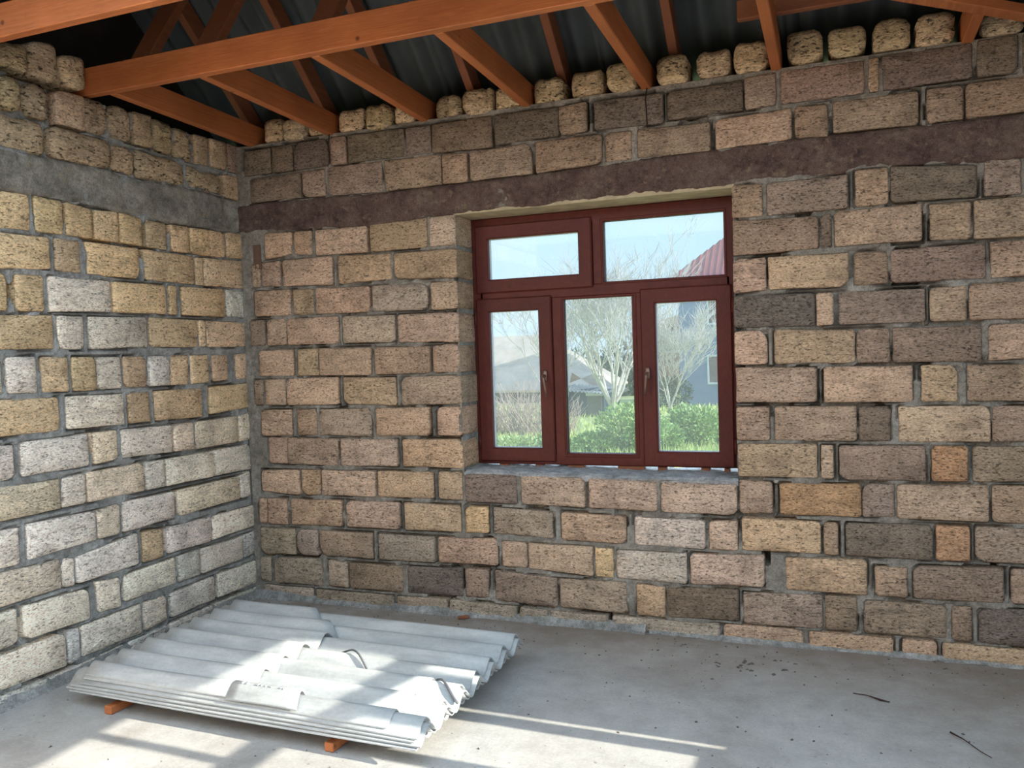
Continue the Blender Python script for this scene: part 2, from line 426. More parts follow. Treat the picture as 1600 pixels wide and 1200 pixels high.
PAL = {'t': (184, 156, 130), 'b': (172, 145, 122), 'd': (147, 126, 109), 'D': (118, 104, 92), 'g': (158, 141, 124),
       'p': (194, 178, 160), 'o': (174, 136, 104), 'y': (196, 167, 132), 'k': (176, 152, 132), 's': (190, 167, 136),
       'P': (224, 210, 194), 'L': (218, 199, 175), 'H': (202, 194, 183), 'Y': (214, 184, 146), 'T': (206, 177, 144), 'B': (182, 157, 130), 'S': (166, 146, 118)}  # tones also carry painted light: left wall raised, back wall's right and top lowered
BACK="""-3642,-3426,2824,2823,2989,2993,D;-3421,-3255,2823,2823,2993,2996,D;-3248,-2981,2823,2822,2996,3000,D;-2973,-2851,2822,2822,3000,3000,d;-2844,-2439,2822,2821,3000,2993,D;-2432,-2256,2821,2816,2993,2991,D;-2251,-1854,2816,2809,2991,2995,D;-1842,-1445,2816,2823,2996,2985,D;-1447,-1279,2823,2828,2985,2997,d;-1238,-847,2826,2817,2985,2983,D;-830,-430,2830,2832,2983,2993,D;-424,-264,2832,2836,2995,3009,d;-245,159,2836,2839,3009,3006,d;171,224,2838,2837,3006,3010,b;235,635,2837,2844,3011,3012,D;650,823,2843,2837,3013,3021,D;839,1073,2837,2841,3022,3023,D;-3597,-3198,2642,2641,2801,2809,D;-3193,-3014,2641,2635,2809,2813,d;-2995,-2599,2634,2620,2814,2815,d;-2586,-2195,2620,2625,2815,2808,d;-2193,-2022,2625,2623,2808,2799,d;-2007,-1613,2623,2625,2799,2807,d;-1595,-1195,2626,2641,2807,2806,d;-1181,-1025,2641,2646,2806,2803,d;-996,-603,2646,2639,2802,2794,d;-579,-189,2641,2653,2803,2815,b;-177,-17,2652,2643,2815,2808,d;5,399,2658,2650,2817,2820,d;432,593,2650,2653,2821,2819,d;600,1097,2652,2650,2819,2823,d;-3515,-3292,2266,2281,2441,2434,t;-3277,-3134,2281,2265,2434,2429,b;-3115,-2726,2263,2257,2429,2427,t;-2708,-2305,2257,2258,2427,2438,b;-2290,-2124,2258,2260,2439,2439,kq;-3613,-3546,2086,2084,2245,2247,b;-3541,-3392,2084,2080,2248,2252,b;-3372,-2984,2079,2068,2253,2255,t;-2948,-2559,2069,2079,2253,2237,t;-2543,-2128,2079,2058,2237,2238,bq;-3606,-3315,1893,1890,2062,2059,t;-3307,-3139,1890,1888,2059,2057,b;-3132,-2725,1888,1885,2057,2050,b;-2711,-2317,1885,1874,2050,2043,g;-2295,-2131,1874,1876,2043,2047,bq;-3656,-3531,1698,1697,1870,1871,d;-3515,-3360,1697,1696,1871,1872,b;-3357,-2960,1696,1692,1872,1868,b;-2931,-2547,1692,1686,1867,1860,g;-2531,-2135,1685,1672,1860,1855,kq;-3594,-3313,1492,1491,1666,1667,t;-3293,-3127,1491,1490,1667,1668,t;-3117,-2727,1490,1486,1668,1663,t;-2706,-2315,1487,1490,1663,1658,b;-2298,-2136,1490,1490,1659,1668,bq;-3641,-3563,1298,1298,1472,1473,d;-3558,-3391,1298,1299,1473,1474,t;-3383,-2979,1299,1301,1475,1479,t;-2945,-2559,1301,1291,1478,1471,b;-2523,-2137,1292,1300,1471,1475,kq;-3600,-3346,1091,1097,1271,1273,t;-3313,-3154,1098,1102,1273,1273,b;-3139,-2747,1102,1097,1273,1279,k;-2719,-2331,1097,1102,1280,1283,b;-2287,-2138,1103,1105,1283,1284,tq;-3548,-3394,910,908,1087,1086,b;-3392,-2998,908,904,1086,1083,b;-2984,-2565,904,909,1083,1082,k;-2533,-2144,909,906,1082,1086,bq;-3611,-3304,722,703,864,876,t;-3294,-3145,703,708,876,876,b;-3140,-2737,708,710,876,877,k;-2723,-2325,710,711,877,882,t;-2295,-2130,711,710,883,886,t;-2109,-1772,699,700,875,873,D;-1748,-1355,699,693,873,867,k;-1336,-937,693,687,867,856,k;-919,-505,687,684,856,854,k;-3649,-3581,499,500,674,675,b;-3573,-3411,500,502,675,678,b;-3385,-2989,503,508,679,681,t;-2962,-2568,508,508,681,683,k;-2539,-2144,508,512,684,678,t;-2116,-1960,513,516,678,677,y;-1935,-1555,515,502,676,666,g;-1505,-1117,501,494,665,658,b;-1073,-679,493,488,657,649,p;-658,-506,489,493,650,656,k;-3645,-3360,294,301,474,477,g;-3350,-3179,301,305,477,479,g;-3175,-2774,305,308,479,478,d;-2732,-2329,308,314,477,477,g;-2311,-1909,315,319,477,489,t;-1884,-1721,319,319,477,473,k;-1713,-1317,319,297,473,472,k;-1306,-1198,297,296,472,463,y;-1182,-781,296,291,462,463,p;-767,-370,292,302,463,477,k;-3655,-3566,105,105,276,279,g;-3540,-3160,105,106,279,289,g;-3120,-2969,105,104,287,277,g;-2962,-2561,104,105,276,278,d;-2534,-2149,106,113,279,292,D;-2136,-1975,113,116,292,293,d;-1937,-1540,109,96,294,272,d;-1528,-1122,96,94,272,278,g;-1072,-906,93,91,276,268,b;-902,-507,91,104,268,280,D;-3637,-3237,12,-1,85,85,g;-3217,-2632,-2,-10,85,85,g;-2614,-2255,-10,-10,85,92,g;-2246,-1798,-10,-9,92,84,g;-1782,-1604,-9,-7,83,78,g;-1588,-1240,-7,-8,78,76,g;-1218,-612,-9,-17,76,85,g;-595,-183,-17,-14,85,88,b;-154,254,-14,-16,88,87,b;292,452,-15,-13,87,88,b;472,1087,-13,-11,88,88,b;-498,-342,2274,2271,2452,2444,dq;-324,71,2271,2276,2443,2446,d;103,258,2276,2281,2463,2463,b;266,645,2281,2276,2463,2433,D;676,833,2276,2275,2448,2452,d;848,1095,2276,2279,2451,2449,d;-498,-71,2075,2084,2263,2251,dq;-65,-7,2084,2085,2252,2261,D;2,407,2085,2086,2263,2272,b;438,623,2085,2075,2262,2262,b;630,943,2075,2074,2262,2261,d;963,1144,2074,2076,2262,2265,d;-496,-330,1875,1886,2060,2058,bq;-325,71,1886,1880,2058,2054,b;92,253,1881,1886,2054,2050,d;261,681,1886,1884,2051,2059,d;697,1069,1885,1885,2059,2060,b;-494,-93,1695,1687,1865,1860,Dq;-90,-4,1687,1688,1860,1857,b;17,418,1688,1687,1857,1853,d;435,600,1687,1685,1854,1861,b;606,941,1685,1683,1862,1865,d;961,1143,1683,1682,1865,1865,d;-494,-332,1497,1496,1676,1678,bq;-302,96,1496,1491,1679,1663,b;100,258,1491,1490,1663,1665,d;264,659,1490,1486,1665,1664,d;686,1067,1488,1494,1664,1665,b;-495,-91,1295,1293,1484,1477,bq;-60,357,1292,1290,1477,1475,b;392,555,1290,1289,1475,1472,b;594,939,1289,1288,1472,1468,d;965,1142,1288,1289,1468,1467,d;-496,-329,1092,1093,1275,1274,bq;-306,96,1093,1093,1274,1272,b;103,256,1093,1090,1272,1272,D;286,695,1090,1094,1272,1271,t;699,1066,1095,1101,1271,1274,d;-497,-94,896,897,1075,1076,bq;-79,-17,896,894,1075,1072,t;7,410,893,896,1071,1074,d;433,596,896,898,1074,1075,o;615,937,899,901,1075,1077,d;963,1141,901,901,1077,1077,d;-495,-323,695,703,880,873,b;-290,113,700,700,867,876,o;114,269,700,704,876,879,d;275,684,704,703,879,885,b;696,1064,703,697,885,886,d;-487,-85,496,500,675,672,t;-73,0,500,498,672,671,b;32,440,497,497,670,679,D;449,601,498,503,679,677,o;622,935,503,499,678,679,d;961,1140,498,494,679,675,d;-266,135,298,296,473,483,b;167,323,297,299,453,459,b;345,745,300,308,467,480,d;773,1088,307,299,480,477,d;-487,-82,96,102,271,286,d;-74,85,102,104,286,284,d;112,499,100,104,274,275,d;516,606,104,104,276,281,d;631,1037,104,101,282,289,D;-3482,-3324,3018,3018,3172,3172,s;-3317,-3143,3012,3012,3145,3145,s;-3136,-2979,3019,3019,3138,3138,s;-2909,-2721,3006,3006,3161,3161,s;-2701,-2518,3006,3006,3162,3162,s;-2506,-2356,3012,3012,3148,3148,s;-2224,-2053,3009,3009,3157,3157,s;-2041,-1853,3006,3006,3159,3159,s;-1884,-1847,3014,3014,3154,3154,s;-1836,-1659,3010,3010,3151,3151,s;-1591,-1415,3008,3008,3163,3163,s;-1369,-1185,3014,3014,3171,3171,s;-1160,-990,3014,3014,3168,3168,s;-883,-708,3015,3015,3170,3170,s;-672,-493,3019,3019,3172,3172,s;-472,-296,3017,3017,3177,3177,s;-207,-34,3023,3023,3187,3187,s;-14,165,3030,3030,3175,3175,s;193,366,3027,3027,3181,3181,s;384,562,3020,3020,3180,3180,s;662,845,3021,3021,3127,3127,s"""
LEFT="""2725,2886,2853,2853,3014,3014,S;2891,3006,2853,2858,3014,3020,S;3010,3175,2858,2857,3020,3027,S;3195,3380,2850,2850,3028,3036,B;3358,3523,2850,2851,3035,3040,S;3525,3693,2851,2857,3040,3045,S;3705,3843,2857,2861,3045,3049,B;3856,4021,2860,2850,3048,3039,S;4024,4176,2850,2841,3038,3030,S;4191,4318,2841,2846,3029,3032,B;4326,4484,2846,2851,3032,3036,B;4492,4659,2851,2844,3036,3040,d;2675,2858,2664,2664,2837,2837,S;2864,3134,2664,2668,2837,2834,S;3144,3527,2668,2681,2834,2832,S;3539,3704,2680,2668,2832,2835,S;3716,4104,2668,2684,2835,2824,S;4109,4438,2684,2675,2824,2823,S;4446,4663,2675,2671,2823,2841,B;2612,2762,2273,2273,2458,2458,Y;2771,3015,2273,2281,2458,2463,Y;3039,3208,2281,2285,2463,2460,Y;3218,3385,2285,2284,2460,2443,Y;3398,3565,2284,2283,2443,2458,Y;3571,3733,2283,2280,2459,2440,Y;3761,3921,2279,2274,2439,2436,B;3948,4101,2274,2276,2436,2439,Y;4108,4278,2276,2272,2439,2443,Y;4286,4435,2272,2278,2443,2447,Y;4443,4644,2278,2285,2448,2453,Y;2758,3117,2077,2102,2257,2264,Y;3146,3304,2100,2091,2265,2268,T;3335,3707,2091,2091,2268,2269,Y;3736,4139,2090,2083,2268,2260,Y;4146,4220,2083,2083,2260,2262,Y;4225,4631,2083,2084,2262,2271,T;2588,2875,1885,1885,2065,2066,Y;2913,3073,1885,1885,2066,2069,Y;3094,3488,1885,1895,2069,2067,P;3494,3889,1895,1894,2067,2068,Y;3909,3977,1894,1893,2069,2069,Y;4012,4401,1893,1891,2069,2072,T;4417,4655,1891,1886,2072,2069,H;2742,3116,1695,1698,1865,1871,Y;3135,3294,1697,1692,1871,1869,P;3326,3731,1693,1701,1870,1875,P;3746,4141,1701,1697,1875,1867,Y;4149,4208,1697,1696,1867,1865,Y;4219,4620,1696,1694,1865,1857,T;2665,2818,1486,1485,1666,1665,P;2838,3006,1485,1478,1665,1662,P;3028,3192,1477,1475,1661,1656,Y;3207,3355,1475,1474,1656,1652,T;3365,3530,1474,1474,1652,1652,P;3545,3715,1474,1473,1652,1652,T;3731,3887,1473,1471,1652,1651,H;3898,4054,1471,1470,1651,1651,T;4061,4223,1470,1472,1651,1648,Y;4254,4404,1474,1480,1647,1644,T;4478,4666,1480,1479,1647,1654,T;2742,3123,1281,1278,1462,1453,T;3158,3540,1281,1271,1452,1445,P;3563,3723,1271,1270,1445,1446,T;3762,4156,1270,1260,1445,1443,Y;4217,4626,1269,1287,1444,1452,T;2539,2857,1077,1073,1247,1239,P;2891,3291,1075,1075,1248,1249,P;3312,3471,1077,1087,1249,1249,L;3500,3887,1086,1071,1248,1237,P;3894,4062,1071,1065,1237,1235,L;4076,4474,1065,1064,1235,1241,L;4482,4647,1064,1072,1242,1255,L;2675,3102,879,882,1049,1037,L;3109,3262,882,879,1037,1042,P;3267,3659,879,878,1043,1046,L;3668,3813,878,876,1046,1040,P;3820,4228,876,872,1039,1037,P;4235,4597,872,866,1037,1042,P;2499,2858,664,657,850,837,P;2894,3307,664,674,844,832,P;3313,3465,674,672,832,843,L;3482,3880,673,677,843,839,P;3901,4463,678,685,839,840,L;4472,4575,685,686,842,860,P;2691,3081,475,475,645,629,L;3086,3161,474,466,629,615,P;3166,3583,471,473,614,653,P;3614,3773,471,466,651,637,Y;3799,4176,476,468,636,626,P;4184,4603,470,479,626,621,P;2451,2825,273,281,456,451,P;2852,3243,280,265,451,431,P;3282,3444,281,270,453,436,P;3468,3861,286,286,438,446,P;3881,4066,285,282,445,443,H;4074,4469,282,282,442,437,P;4477,4626,282,289,438,448,H;2667,3086,89,69,250,247,P;3091,3168,69,79,247,248,H;3173,3581,83,76,248,246,P;3600,3780,78,92,245,240,P;3800,4181,92,94,240,248,P;4204,4585,94,91,248,244,P;2625,2969,-2,-2,69,54,H;2979,3271,-2,3,53,56,H;3282,3452,3,8,56,61,H;3470,3771,9,18,61,62,H;3785,4157,19,30,63,68,H;4173,4594,31,38,68,61,H;2901,3068,3062,3068,3176,3211,s;3070,3238,3059,3062,3235,3270,s;3238,3395,3066,3062,3215,3244,s"""

# ------------------------------------------------------------------ block walls
def parse(s):
    out = []
    for it in s.split(';'):
        q = it.split(',')
        out.append([int(v) / 1000 for v in q[:6]] + [q[6]])
    return out

def block_mesh(q, rnd, depth, rough):
    """one block: rounded, slightly broken outline, chamfered face; q = local corners (x,z) bl, br, tr, tl"""
    pts = []
    n = 4
    ctr = Vector((0, 0))
    c = [Vector(p) for p in q]
    w = (c[1] - c[0]).length
    hh = (c[3] - c[0]).length
    for i in range(4):
        p, a, b = c[i], c[i - 1], c[(i + 1) % 4]
        da, db = (a - p), (b - p)
        r = min(rnd.uniform(0.5, 1.6) * rough, 0.30 * min(w, hh))
        if rnd.random() < 0.12 and rough < 0.02: r = min(r * 2.6, 0.3 * min(w, hh))
        p0 = p + da.normalized() * r * rnd.uniform(0.7, 1.3)
        p1 = p + db.normalized() * r * rnd.uniform(0.7, 1.3)
        pts += [p0, p * 0.30 + (p0 + p1) * 0.35, p1]
        m = 2 if db.length > 0.25 else 1
        L = db.length
        for k in range(m):
            f = (k + 1) / (m + 1)
            e = p + db * f
            nrm = Vector((-db.y, db.x)).normalized()
            pts.append(e + nrm * rnd.uniform(-0.18, 0.28) * rough)
    proud = rnd.uniform(-0.004, 0.008)
    if rough > 0.02: proud = rnd.uniform(-0.01, 0.03)
    bev = rnd.uniform(0.006, 0.011) if rough < 0.02 else rnd.uniform(0.018, 0.028)
    bev = min(bev, 0.22 * min(w, hh))
    N = len(pts)
    mid = sum(pts, Vector((0, 0))) / N
    v, f = [], []
    for p in pts: v.append((p.x, depth, p.y))
    for p in pts: v.append((p.x, bev * 0.9 - proud, p.y))
    for p in pts:
        d = (mid - p)
        L = d.length
        ins = bev * rnd.uniform(0.7, 1.25)
        pp = p + d.normalized() * ins * 1.2
        v.append((pp.x, -proud + rnd.uniform(-0.0015, 0.0015) * (1 if rough < 0.02 else 4), pp.y))
    for p in pts:
        pp = p * 0.45 + mid * 0.55
        v.append((pp.x, -proud + rnd.uniform(-0.003, 0.002) * (1 if rough < 0.02 else 4), pp.y))
    v.append((mid.x, -proud - 0.001, mid.y))
    for i in range(N):
        j = (i + 1) % N
        for a in range(3):
            f.append((a * N + i, a * N + j, (a + 1) * N + j, (a + 1) * N + i))
        f.append((3 * N + i, 3 * N + j, 4 * N))
    me = bpy.data.meshes.new('block')
    me.from_pydata(v, [], f)
    sm = [(k % 4) >= 1 for k in range(len(f))]
    me.polygons.foreach_set('use_smooth', sm)
    return me

def add_blocks(parent, blocks, hue, seed, name='brick'):
    rnd = random.Random(seed)
    for a0, a1, zb0, zb1, zt0, zt1, c in blocks:
        quoin = c.endswith('q')
        code = c[0]
        if quoin and abs(a1 - OPEN[0]) < 0.04: a1 = OPEN[0] - rnd.uniform(0, 0.006)
        if quoin and abs(a0 - OPEN[1]) < 0.04: a0 = OPEN[1] + rnd.uniform(0, 0.006)
        cx, cz = (a0 + a1) / 2, (zb0 + zt1) / 2
        g = 0.0015
        stone = code in 'sS'
        q = [(a0 + g - cx, zb0 + g - cz), (a1 - g - cx, zb1 + g - cz), (a1 - g - cx, zt1 - g - cz), (a0 + g - cx, zt0 - g - cz)]
        depth = 0.232 if quoin else (0.17 if stone else 0.085)
        me = block_mesh(q, rnd, depth, 0.034 if stone else 0.011)
        o = link('stone' if stone and zb0 > 2.9 else name, me, parent, M['stone'] if stone else M['block'], (cx, 0, cz))
        col = np.array(PAL[code], float)
        k = rnd.uniform(0.93, 1.07)
        col = col * k + np.array([rnd.uniform(-3, 3), 0, rnd.uniform(-4, 4)])
        col = np.clip(col * np.array(hue(cx, cz)), 10, 250)
        o.color = (*lin(col), 1)

def mortar_face(blocks, x0, x1, z0, z1, step, hole=None, seed=0, base=0.004, holes=()):
    """mortar bed between the blocks: a fine grid with shrinkage cracks along the block edges"""
    nx = int(round((x1 - x0) / step)); nz = int(round((z1 - z0) / step))
    xs = np.linspace(x0, x1, nx + 1); zs = np.linspace(z0, z1, nz + 1)
    X, Z = np.meshgrid(xs, zs)
    d = np.full(X.shape, 9.0)
    for a0, a1, zb0, zb1, zt0, zt1, c in blocks:
        if c[0] in 'sS' and zb0 > 2.9: continue
        i0, i1 = np.searchsorted(xs, (a0 - 0.05, a1 + 0.05))
        j0, j1 = np.searchsorted(zs, (min(zb0, zb1) - 0.05, max(zt0, zt1) + 0.05))
        if i1 <= i0 or j1 <= j0: continue
        xx = X[j0:j1, i0:i1]; zz = Z[j0:j1, i0:i1]
        f = np.clip((xx - a0) / max(a1 - a0, 1e-4), 0, 1)
        zb = zb0 + (zb1 - zb0) * f; zt = zt0 + (zt1 - zt0) * f
        dx = np.maximum(a0 - xx, xx - a1); dz = np.maximum(zb - zz, zz - zt)
        sd = np.where((dx > 0) & (dz > 0), np.hypot(np.maximum(dx, 0), np.maximum(dz, 0)), np.maximum(dx, dz))
        d[j0:j1, i0:i1] = np.minimum(d[j0:j1, i0:i1], sd)
    Y = base + 0.007 * vnoise(X, Z, 22, seed, 4) + 0.006 * vnoise(X, Z, 4, seed + 1, 2)
    mask = vnoise(X, Z, 7, seed + 2, 3)
    Y = Y + np.where((d < 0.006) & (d > -0.03), np.clip(mask + 0.20, 0, 0.35) * 0.11, 0)
    mask2 = vnoise(X, Z, 3.0, seed + 5, 2)
    Y = Y + np.where((d < 0.013) & (d > -0.03) & (mask2 > 0.36), 0.045, 0)
    for hx0, hx1, hz0, hz1 in holes:
        Y = Y + np.where((X > hx0) & (X < hx1) & (Z > hz0) & (Z < hz1), 0.11, 0)
    Y = np.where(d < -0.004, np.maximum(Y, 0.018), Y)
    Y = np.minimum(Y, 0.13)
    idx = np.arange(X.size).reshape(X.shape)
    verts = np.stack([X, Y, Z], -1).reshape(-1, 3)
    cxm = (X[:-1, :-1] + X[1:, 1:]) / 2; czm = (Z[:-1, :-1] + Z[1:, 1:]) / 2
    dd = np.maximum(np.maximum(d[:-1, :-1], d[1:, 1:]), np.maximum(d[1:, :-1], d[:-1, 1:]))
    keep = dd > -0.022
    for h in ([hole] if hole and not isinstance(hole, list) else hole or []):
        keep &= ~((cxm > h[0]) & (cxm < h[1]) & (czm > h[2]) & (czm < h[3]))
    a = idx[:-1, :-1][keep]; b = idx[:-1, 1:][keep]; c = idx[1:, 1:][keep]; e = idx[1:, :-1][keep]
    faces = np.stack([a, b, c, e], -1)
    used = np.unique(faces)
    remap = np.full(X.size, -1); remap[used] = np.arange(used.size)
    return verts[used].tolist(), remap[faces].tolist()

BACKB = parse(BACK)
LEFTB = parse(LEFT)

# ---- back wall: local x = along the wall, y = into the wall
def core_boxes(m, x0, x1, z0, z1, hole, y0=0.14, y1=WT):
    if hole:
        hx0, hx1, hz0, hz1 = hole
        m.box(x0, hx0, y0, y1, z0, z1); m.box(hx1, x1, y0, y1, z0, z1)
        m.box(hx0, hx1, y0, y1, z0, hz0); m.box(hx0, hx1, y0, y1, hz1, z1)
    else:
        m.box(x0, x1, y0, y1, z0, z1)

X_END = XR + 0.4
# the right end of the back wall lies beyond the frame: lay plain courses there
def plain_courses(x0, x1, z0, z1, seed, lo=None):
    rnd = random.Random(seed)
    out = []
    z = z0
    while z < z1 - 0.05:
        h = 0.19
        x = lo(z) if lo else x0
        while x < x1 - 0.04:
            w = rnd.choice([0.39, 0.38, 0.2, 0.4])
            e = min(x + w, x1)
            if e - x > 0.06: out.append([x, e - 0.012, z + 0.006, z + 0.006, z + h, z + h, rnd.choice('bbtdg')])
            x = e
        z += 0.199
    return out
def last_edge(z):
    return max(b[1] for b in BACKB if b[2] - 0.02 < z + 0.1 < b[4] + 0.02 and b[2] < 2.95) + 0.014
right_ext = plain_courses(1.20, XR, 0.02, 2.42, 3, last_edge) + plain_courses(1.20, XR, 2.652, 3.0, 4, last_edge)
back = MB()
HOLES = ((0.0, 0.035, 0.40, 0.53),)
vs, fs = mortar_face(BACKB + right_ext, XL, XR, -0.02, 3.02, 0.0125, (OPEN[0] - 0.004, OPEN[1] + 0.004, OPEN[2], 2.46), 5,
                     holes=((-0.385, -0.345, 0.43, 0.56), (0.69, 0.72, 0.43, 0.54)))
back.add(vs, fs)
core_boxes(back, XL - WT, X_END, -0.05, 3.0, (OPEN[0] - 0.05, OPEN[1] + 0.05, OPEN[2] - 0.03, OPEN[3] + 0.02))
wall_back = back.build('wall_back', M['mortar_back'])
wall_back.location = (0, YB, 0)
tag(wall_back, kind='structure')
def hue_back(x, z):
    # even tint; block codes hold soot and shade painted in towards top and right
    return (1, 1, 1)
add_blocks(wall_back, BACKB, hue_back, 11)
add_blocks(wall_back, right_ext, hue_back, 12)

# ring beam cast over the openings
def ring_beam(parent, name, mat, bot, top, seed, proud=0.006, step=0.02):
    b = np.array(bot); tpp = np.array(top)
    xs = np.arange(b[0, 0], b[-1, 0], step)
    m = MB()
    nz = 12
    zb = np.interp(xs, b[:, 0], b[:, 1]) + 0.012 * vnoise(xs, xs * 0, 9, seed, 3)
    zt = np.interp(xs, tpp[:, 0], tpp[:, 1]) - 0.004 + 0.004 * vnoise(xs, xs * 0 + 5, 9, seed + 1, 3)
    n = len(xs)
    vs = []
    F = np.linspace(0, 1, nz)
    for k, f in enumerate(F):
        z = zb + (zt - zb) * f
        y = -proud + 0.010 * vnoise(xs, z, 11, seed + 2, 4) + 0.006 * vnoise(xs, z, 40, seed + 3, 2) + (0.012 if k in (0, nz - 1) else 0)
        vs += [(xs[i], y[i], z[i]) for i in range(n)]
    vs += [(xs[i], 0.16, zb[i]) for i in range(n)] + [(xs[i], 0.16, zt[i]) for i in range(n)]
    fs = []
    for k in range(nz - 1):
        for i in range(n - 1):
            fs.append((k * n + i, k * n + i + 1, (k + 1) * n + i + 1, (k + 1) * n + i))
    for i in range(n - 1):
        fs.append((nz * n + i, nz * n + i + 1, i + 1, i))
        fs.append(((nz - 1) * n + i, (nz - 1) * n + i + 1, (nz + 1) * n + i + 1, (nz + 1) * n + i))
    m.add(vs, fs)
    return m.build(name, mat, parent, True)
bb = [[XL, 2.457], [-3.515, 2.449], [-3.11, 2.437], [-2.714, 2.42], [-2.292, 2.435], [-2.108, 2.442], [-0.496, 2.446], [-0.378, 2.464], [0.07, 2.452], [0.109, 2.471], [0.264, 2.466], [0.652, 2.439], [1.145, 2.454], [XR, 2.45]]
bt = [[XL, 2.642], [-3.203, 2.642], [-2.604, 2.62], [-2.198, 2.626], [-1.617, 2.625], [-1.027, 2.646], [-0.374, 2.652], [0.004, 2.655], [0.592, 2.653], [XR, 2.65]]
rb = ring_beam(wall_back, 'ring_beam', M['beam_back'], bb, bt, 20)
rb['label'] = 'dark stained concrete ring beam'
m = MB(); m.cbox(OPEN[0] - 0.02, OPEN[1] + 0.02, 0.004, WT, OPEN[3] - 0.004, OPEN[3] + 0.04, 0.004)
so = m.build('lintel_soffit', M['soffit'], wall_back); so['label'] = 'pale boarded underside of the ring beam over the window'
# window reveals behind the quoins and the rough cement sill
for x, s in ((OPEN[0], -1), (OPEN[1], 1)):
    m = MB()
    zz = np.linspace(OPEN[2] - 0.03, OPEN[3] + 0.02, 40); yy = np.linspace(0.012, WT, 8)
    Yg, Zg = np.meshgrid(yy, zz)
    Xg = x + s * (0.026 + 0.008 * vnoise(Yg, Zg, 20, 31 + s, 3))
    vs = np.stack([Xg, Yg, Zg], -1).reshape(-1, 3).tolist()
    fs = [(j * 8 + i, j * 8 + i + 1, (j + 1) * 8 + i + 1, (j + 1) * 8 + i) for j in range(39) for i in range(7)]
    m.add(vs, fs if s < 0 else [q[::-1] for q in fs])
    m.build('reveal_mortar', M['mortar'], wall_back)
m = MB()
nx, ny = 110, 16
xs = np.linspace(OPEN[0] - 0.006, OPEN[1] + 0.006, nx); ys = np.linspace(0.002, WT, ny)
Xg, Yg = np.meshgrid(xs, ys)
Zg = 0.889 - (Xg + 1.3) * 0.010 + 0.010 * vnoise(Xg, Yg, 9, 41, 3) + 0.005 * vnoise(Xg, Yg, 40, 42, 2) - np.where(Yg < 0.03, (0.03 - Yg) * 0.5, 0)
vs = np.stack([Xg, Yg + np.where(Yg < 0.01, 0.006 * vnoise(Xg, Xg * 0, 14, 43, 3), 0), Zg], -1).reshape(-1, 3).tolist()
fs = [(j * nx + i, j * nx + i + 1, (j + 1) * nx + i + 1, (j + 1) * nx + i) for j in range(ny - 1) for i in range(nx - 1)]
b0 = len(vs)
vs += [(xs[i], 0.014, 0.845) for i in range(nx)]
fs += [(b0 + i, b0 + i + 1, i + 1, i) for i in range(nx - 1)]
m.add(vs, fs)
sl = m.build('sill_mortar', M['sill'], wall_back); sl['label'] = 'pale rough cement sill bed'
# wooden plug left in the corner joint
m = MB(); m.cbox(-3.595, -3.535, -0.004, 0.08, 2.205, 2.365, 0.003)
pg = m.build('wooden_plug', M['plug'], wall_back); pg['label'] = 'short dark wooden block set in the corner joint'

# ---- left wall: local x -> world +Y, local y (into the wall) -> world -X
wl_x0, wl_x1 = ROOM_Y0, YB
lext = []
for a in LEFTB:
    pass
def first_edge(z):
    e = [b[0] for b in LEFTB if b[2] - 0.06 < z + 0.1 < b[4] + 0.02 and b[2] < 2.95]
    return min(e) - 0.02 if e else 2.4
zc = 0.02
rnd = random.Random(9)
while zc < 3.0:
    if not (2.44 < zc + 0.1 < 2.68):
        x = first_edge(zc)
        while x > wl_x0 + 0.05:
            w = rnd.choice([0.39, 0.39, 0.2])
            e = max(x - w, wl_x0)
            if x - e > 0.05:
                lext.append([e + 0.012, x, zc + 0.006, zc + 0.006, zc + 0.19, zc + 0.19, rnd.choice('PTPYT') if zc > 0.9 else rnd.choice('PPHP')])
            x = e
    zc += 0.201
    if 2.35 < zc < 2.6: zc = 2.672
left = MB()
vs, fs = mortar_face(LEFTB + lext, wl_x0, wl_x1, -0.02, 3.03, 0.0125, None, 55)
left.add(vs, fs)
core_boxes(left, wl_x0, YB, -0.05, 3.0, None)
wall_left = left.build('wall_left', M['mortar'])
wall_left.location = (XL, 0, 0); wall_left.rotation_euler = (0, 0, math.pi / 2)
tag(wall_left, kind='structure')
def hue_left(x, z):
    # even tint; pale codes mix cement dust with brightness painted in for this wall
    return (1, 1, 1)
add_blocks(wall_left, LEFTB, hue_left, 13)
add_blocks(wall_left, lext, hue_back, 14)
lb = [[wl_x0, 2.46], [2.861, 2.462], [3.022, 2.468], [3.38, 2.459], [3.765, 2.45], [3.933, 2.445], [4.277, 2.447], [YB, 2.459]]
lt = [[wl_x0, 2.665], [2.874, 2.664], [3.129, 2.668], [3.517, 2.682], [3.692, 2.667], [4.102, 2.684], [4.433, 2.673], [YB, 2.671]]
rb2 = ring_beam(wall_left, 'ring_beam', M['beam_left'], lb, lt, 60)
rb2['label'] = 'grey concrete ring beam'

# ---- right wall with the second window that lets the sun in (outside the frame)
WIN2 = (1.86, 3.46, 1.16, 2.535)
rblocks = []
RY0 = 1.66            # the right wall stops here; the rest is left out to let light onto the left wall
for a in plain_courses(RY0, YB, 0.0, 2.5, 21):
    if a[1] < WIN2[0] or a[0] > WIN2[1] or a[5] < WIN2[2] or a[2] > WIN2[3]:
        rblocks.append(a)
    else:
        if a[0] < WIN2[0] - 0.06: rblocks.append(a[:1] + [WIN2[0] - 0.004] + a[2:])
        if a[1] > WIN2[1] + 0.06: rblocks.append([WIN2[1] + 0.004] + a[1:])
rblocks = [[-a[1], -a[0]] + a[2:] for a in rblocks]      # local x -> world -Y
right = MB()
hole = (-WIN2[1], -WIN2[0], WIN2[2], WIN2[3])
vs, fs = mortar_face(rblocks, -YB, -RY0, -0.02, 3.02, 0.03, hole, 75)
right.add(vs, fs)
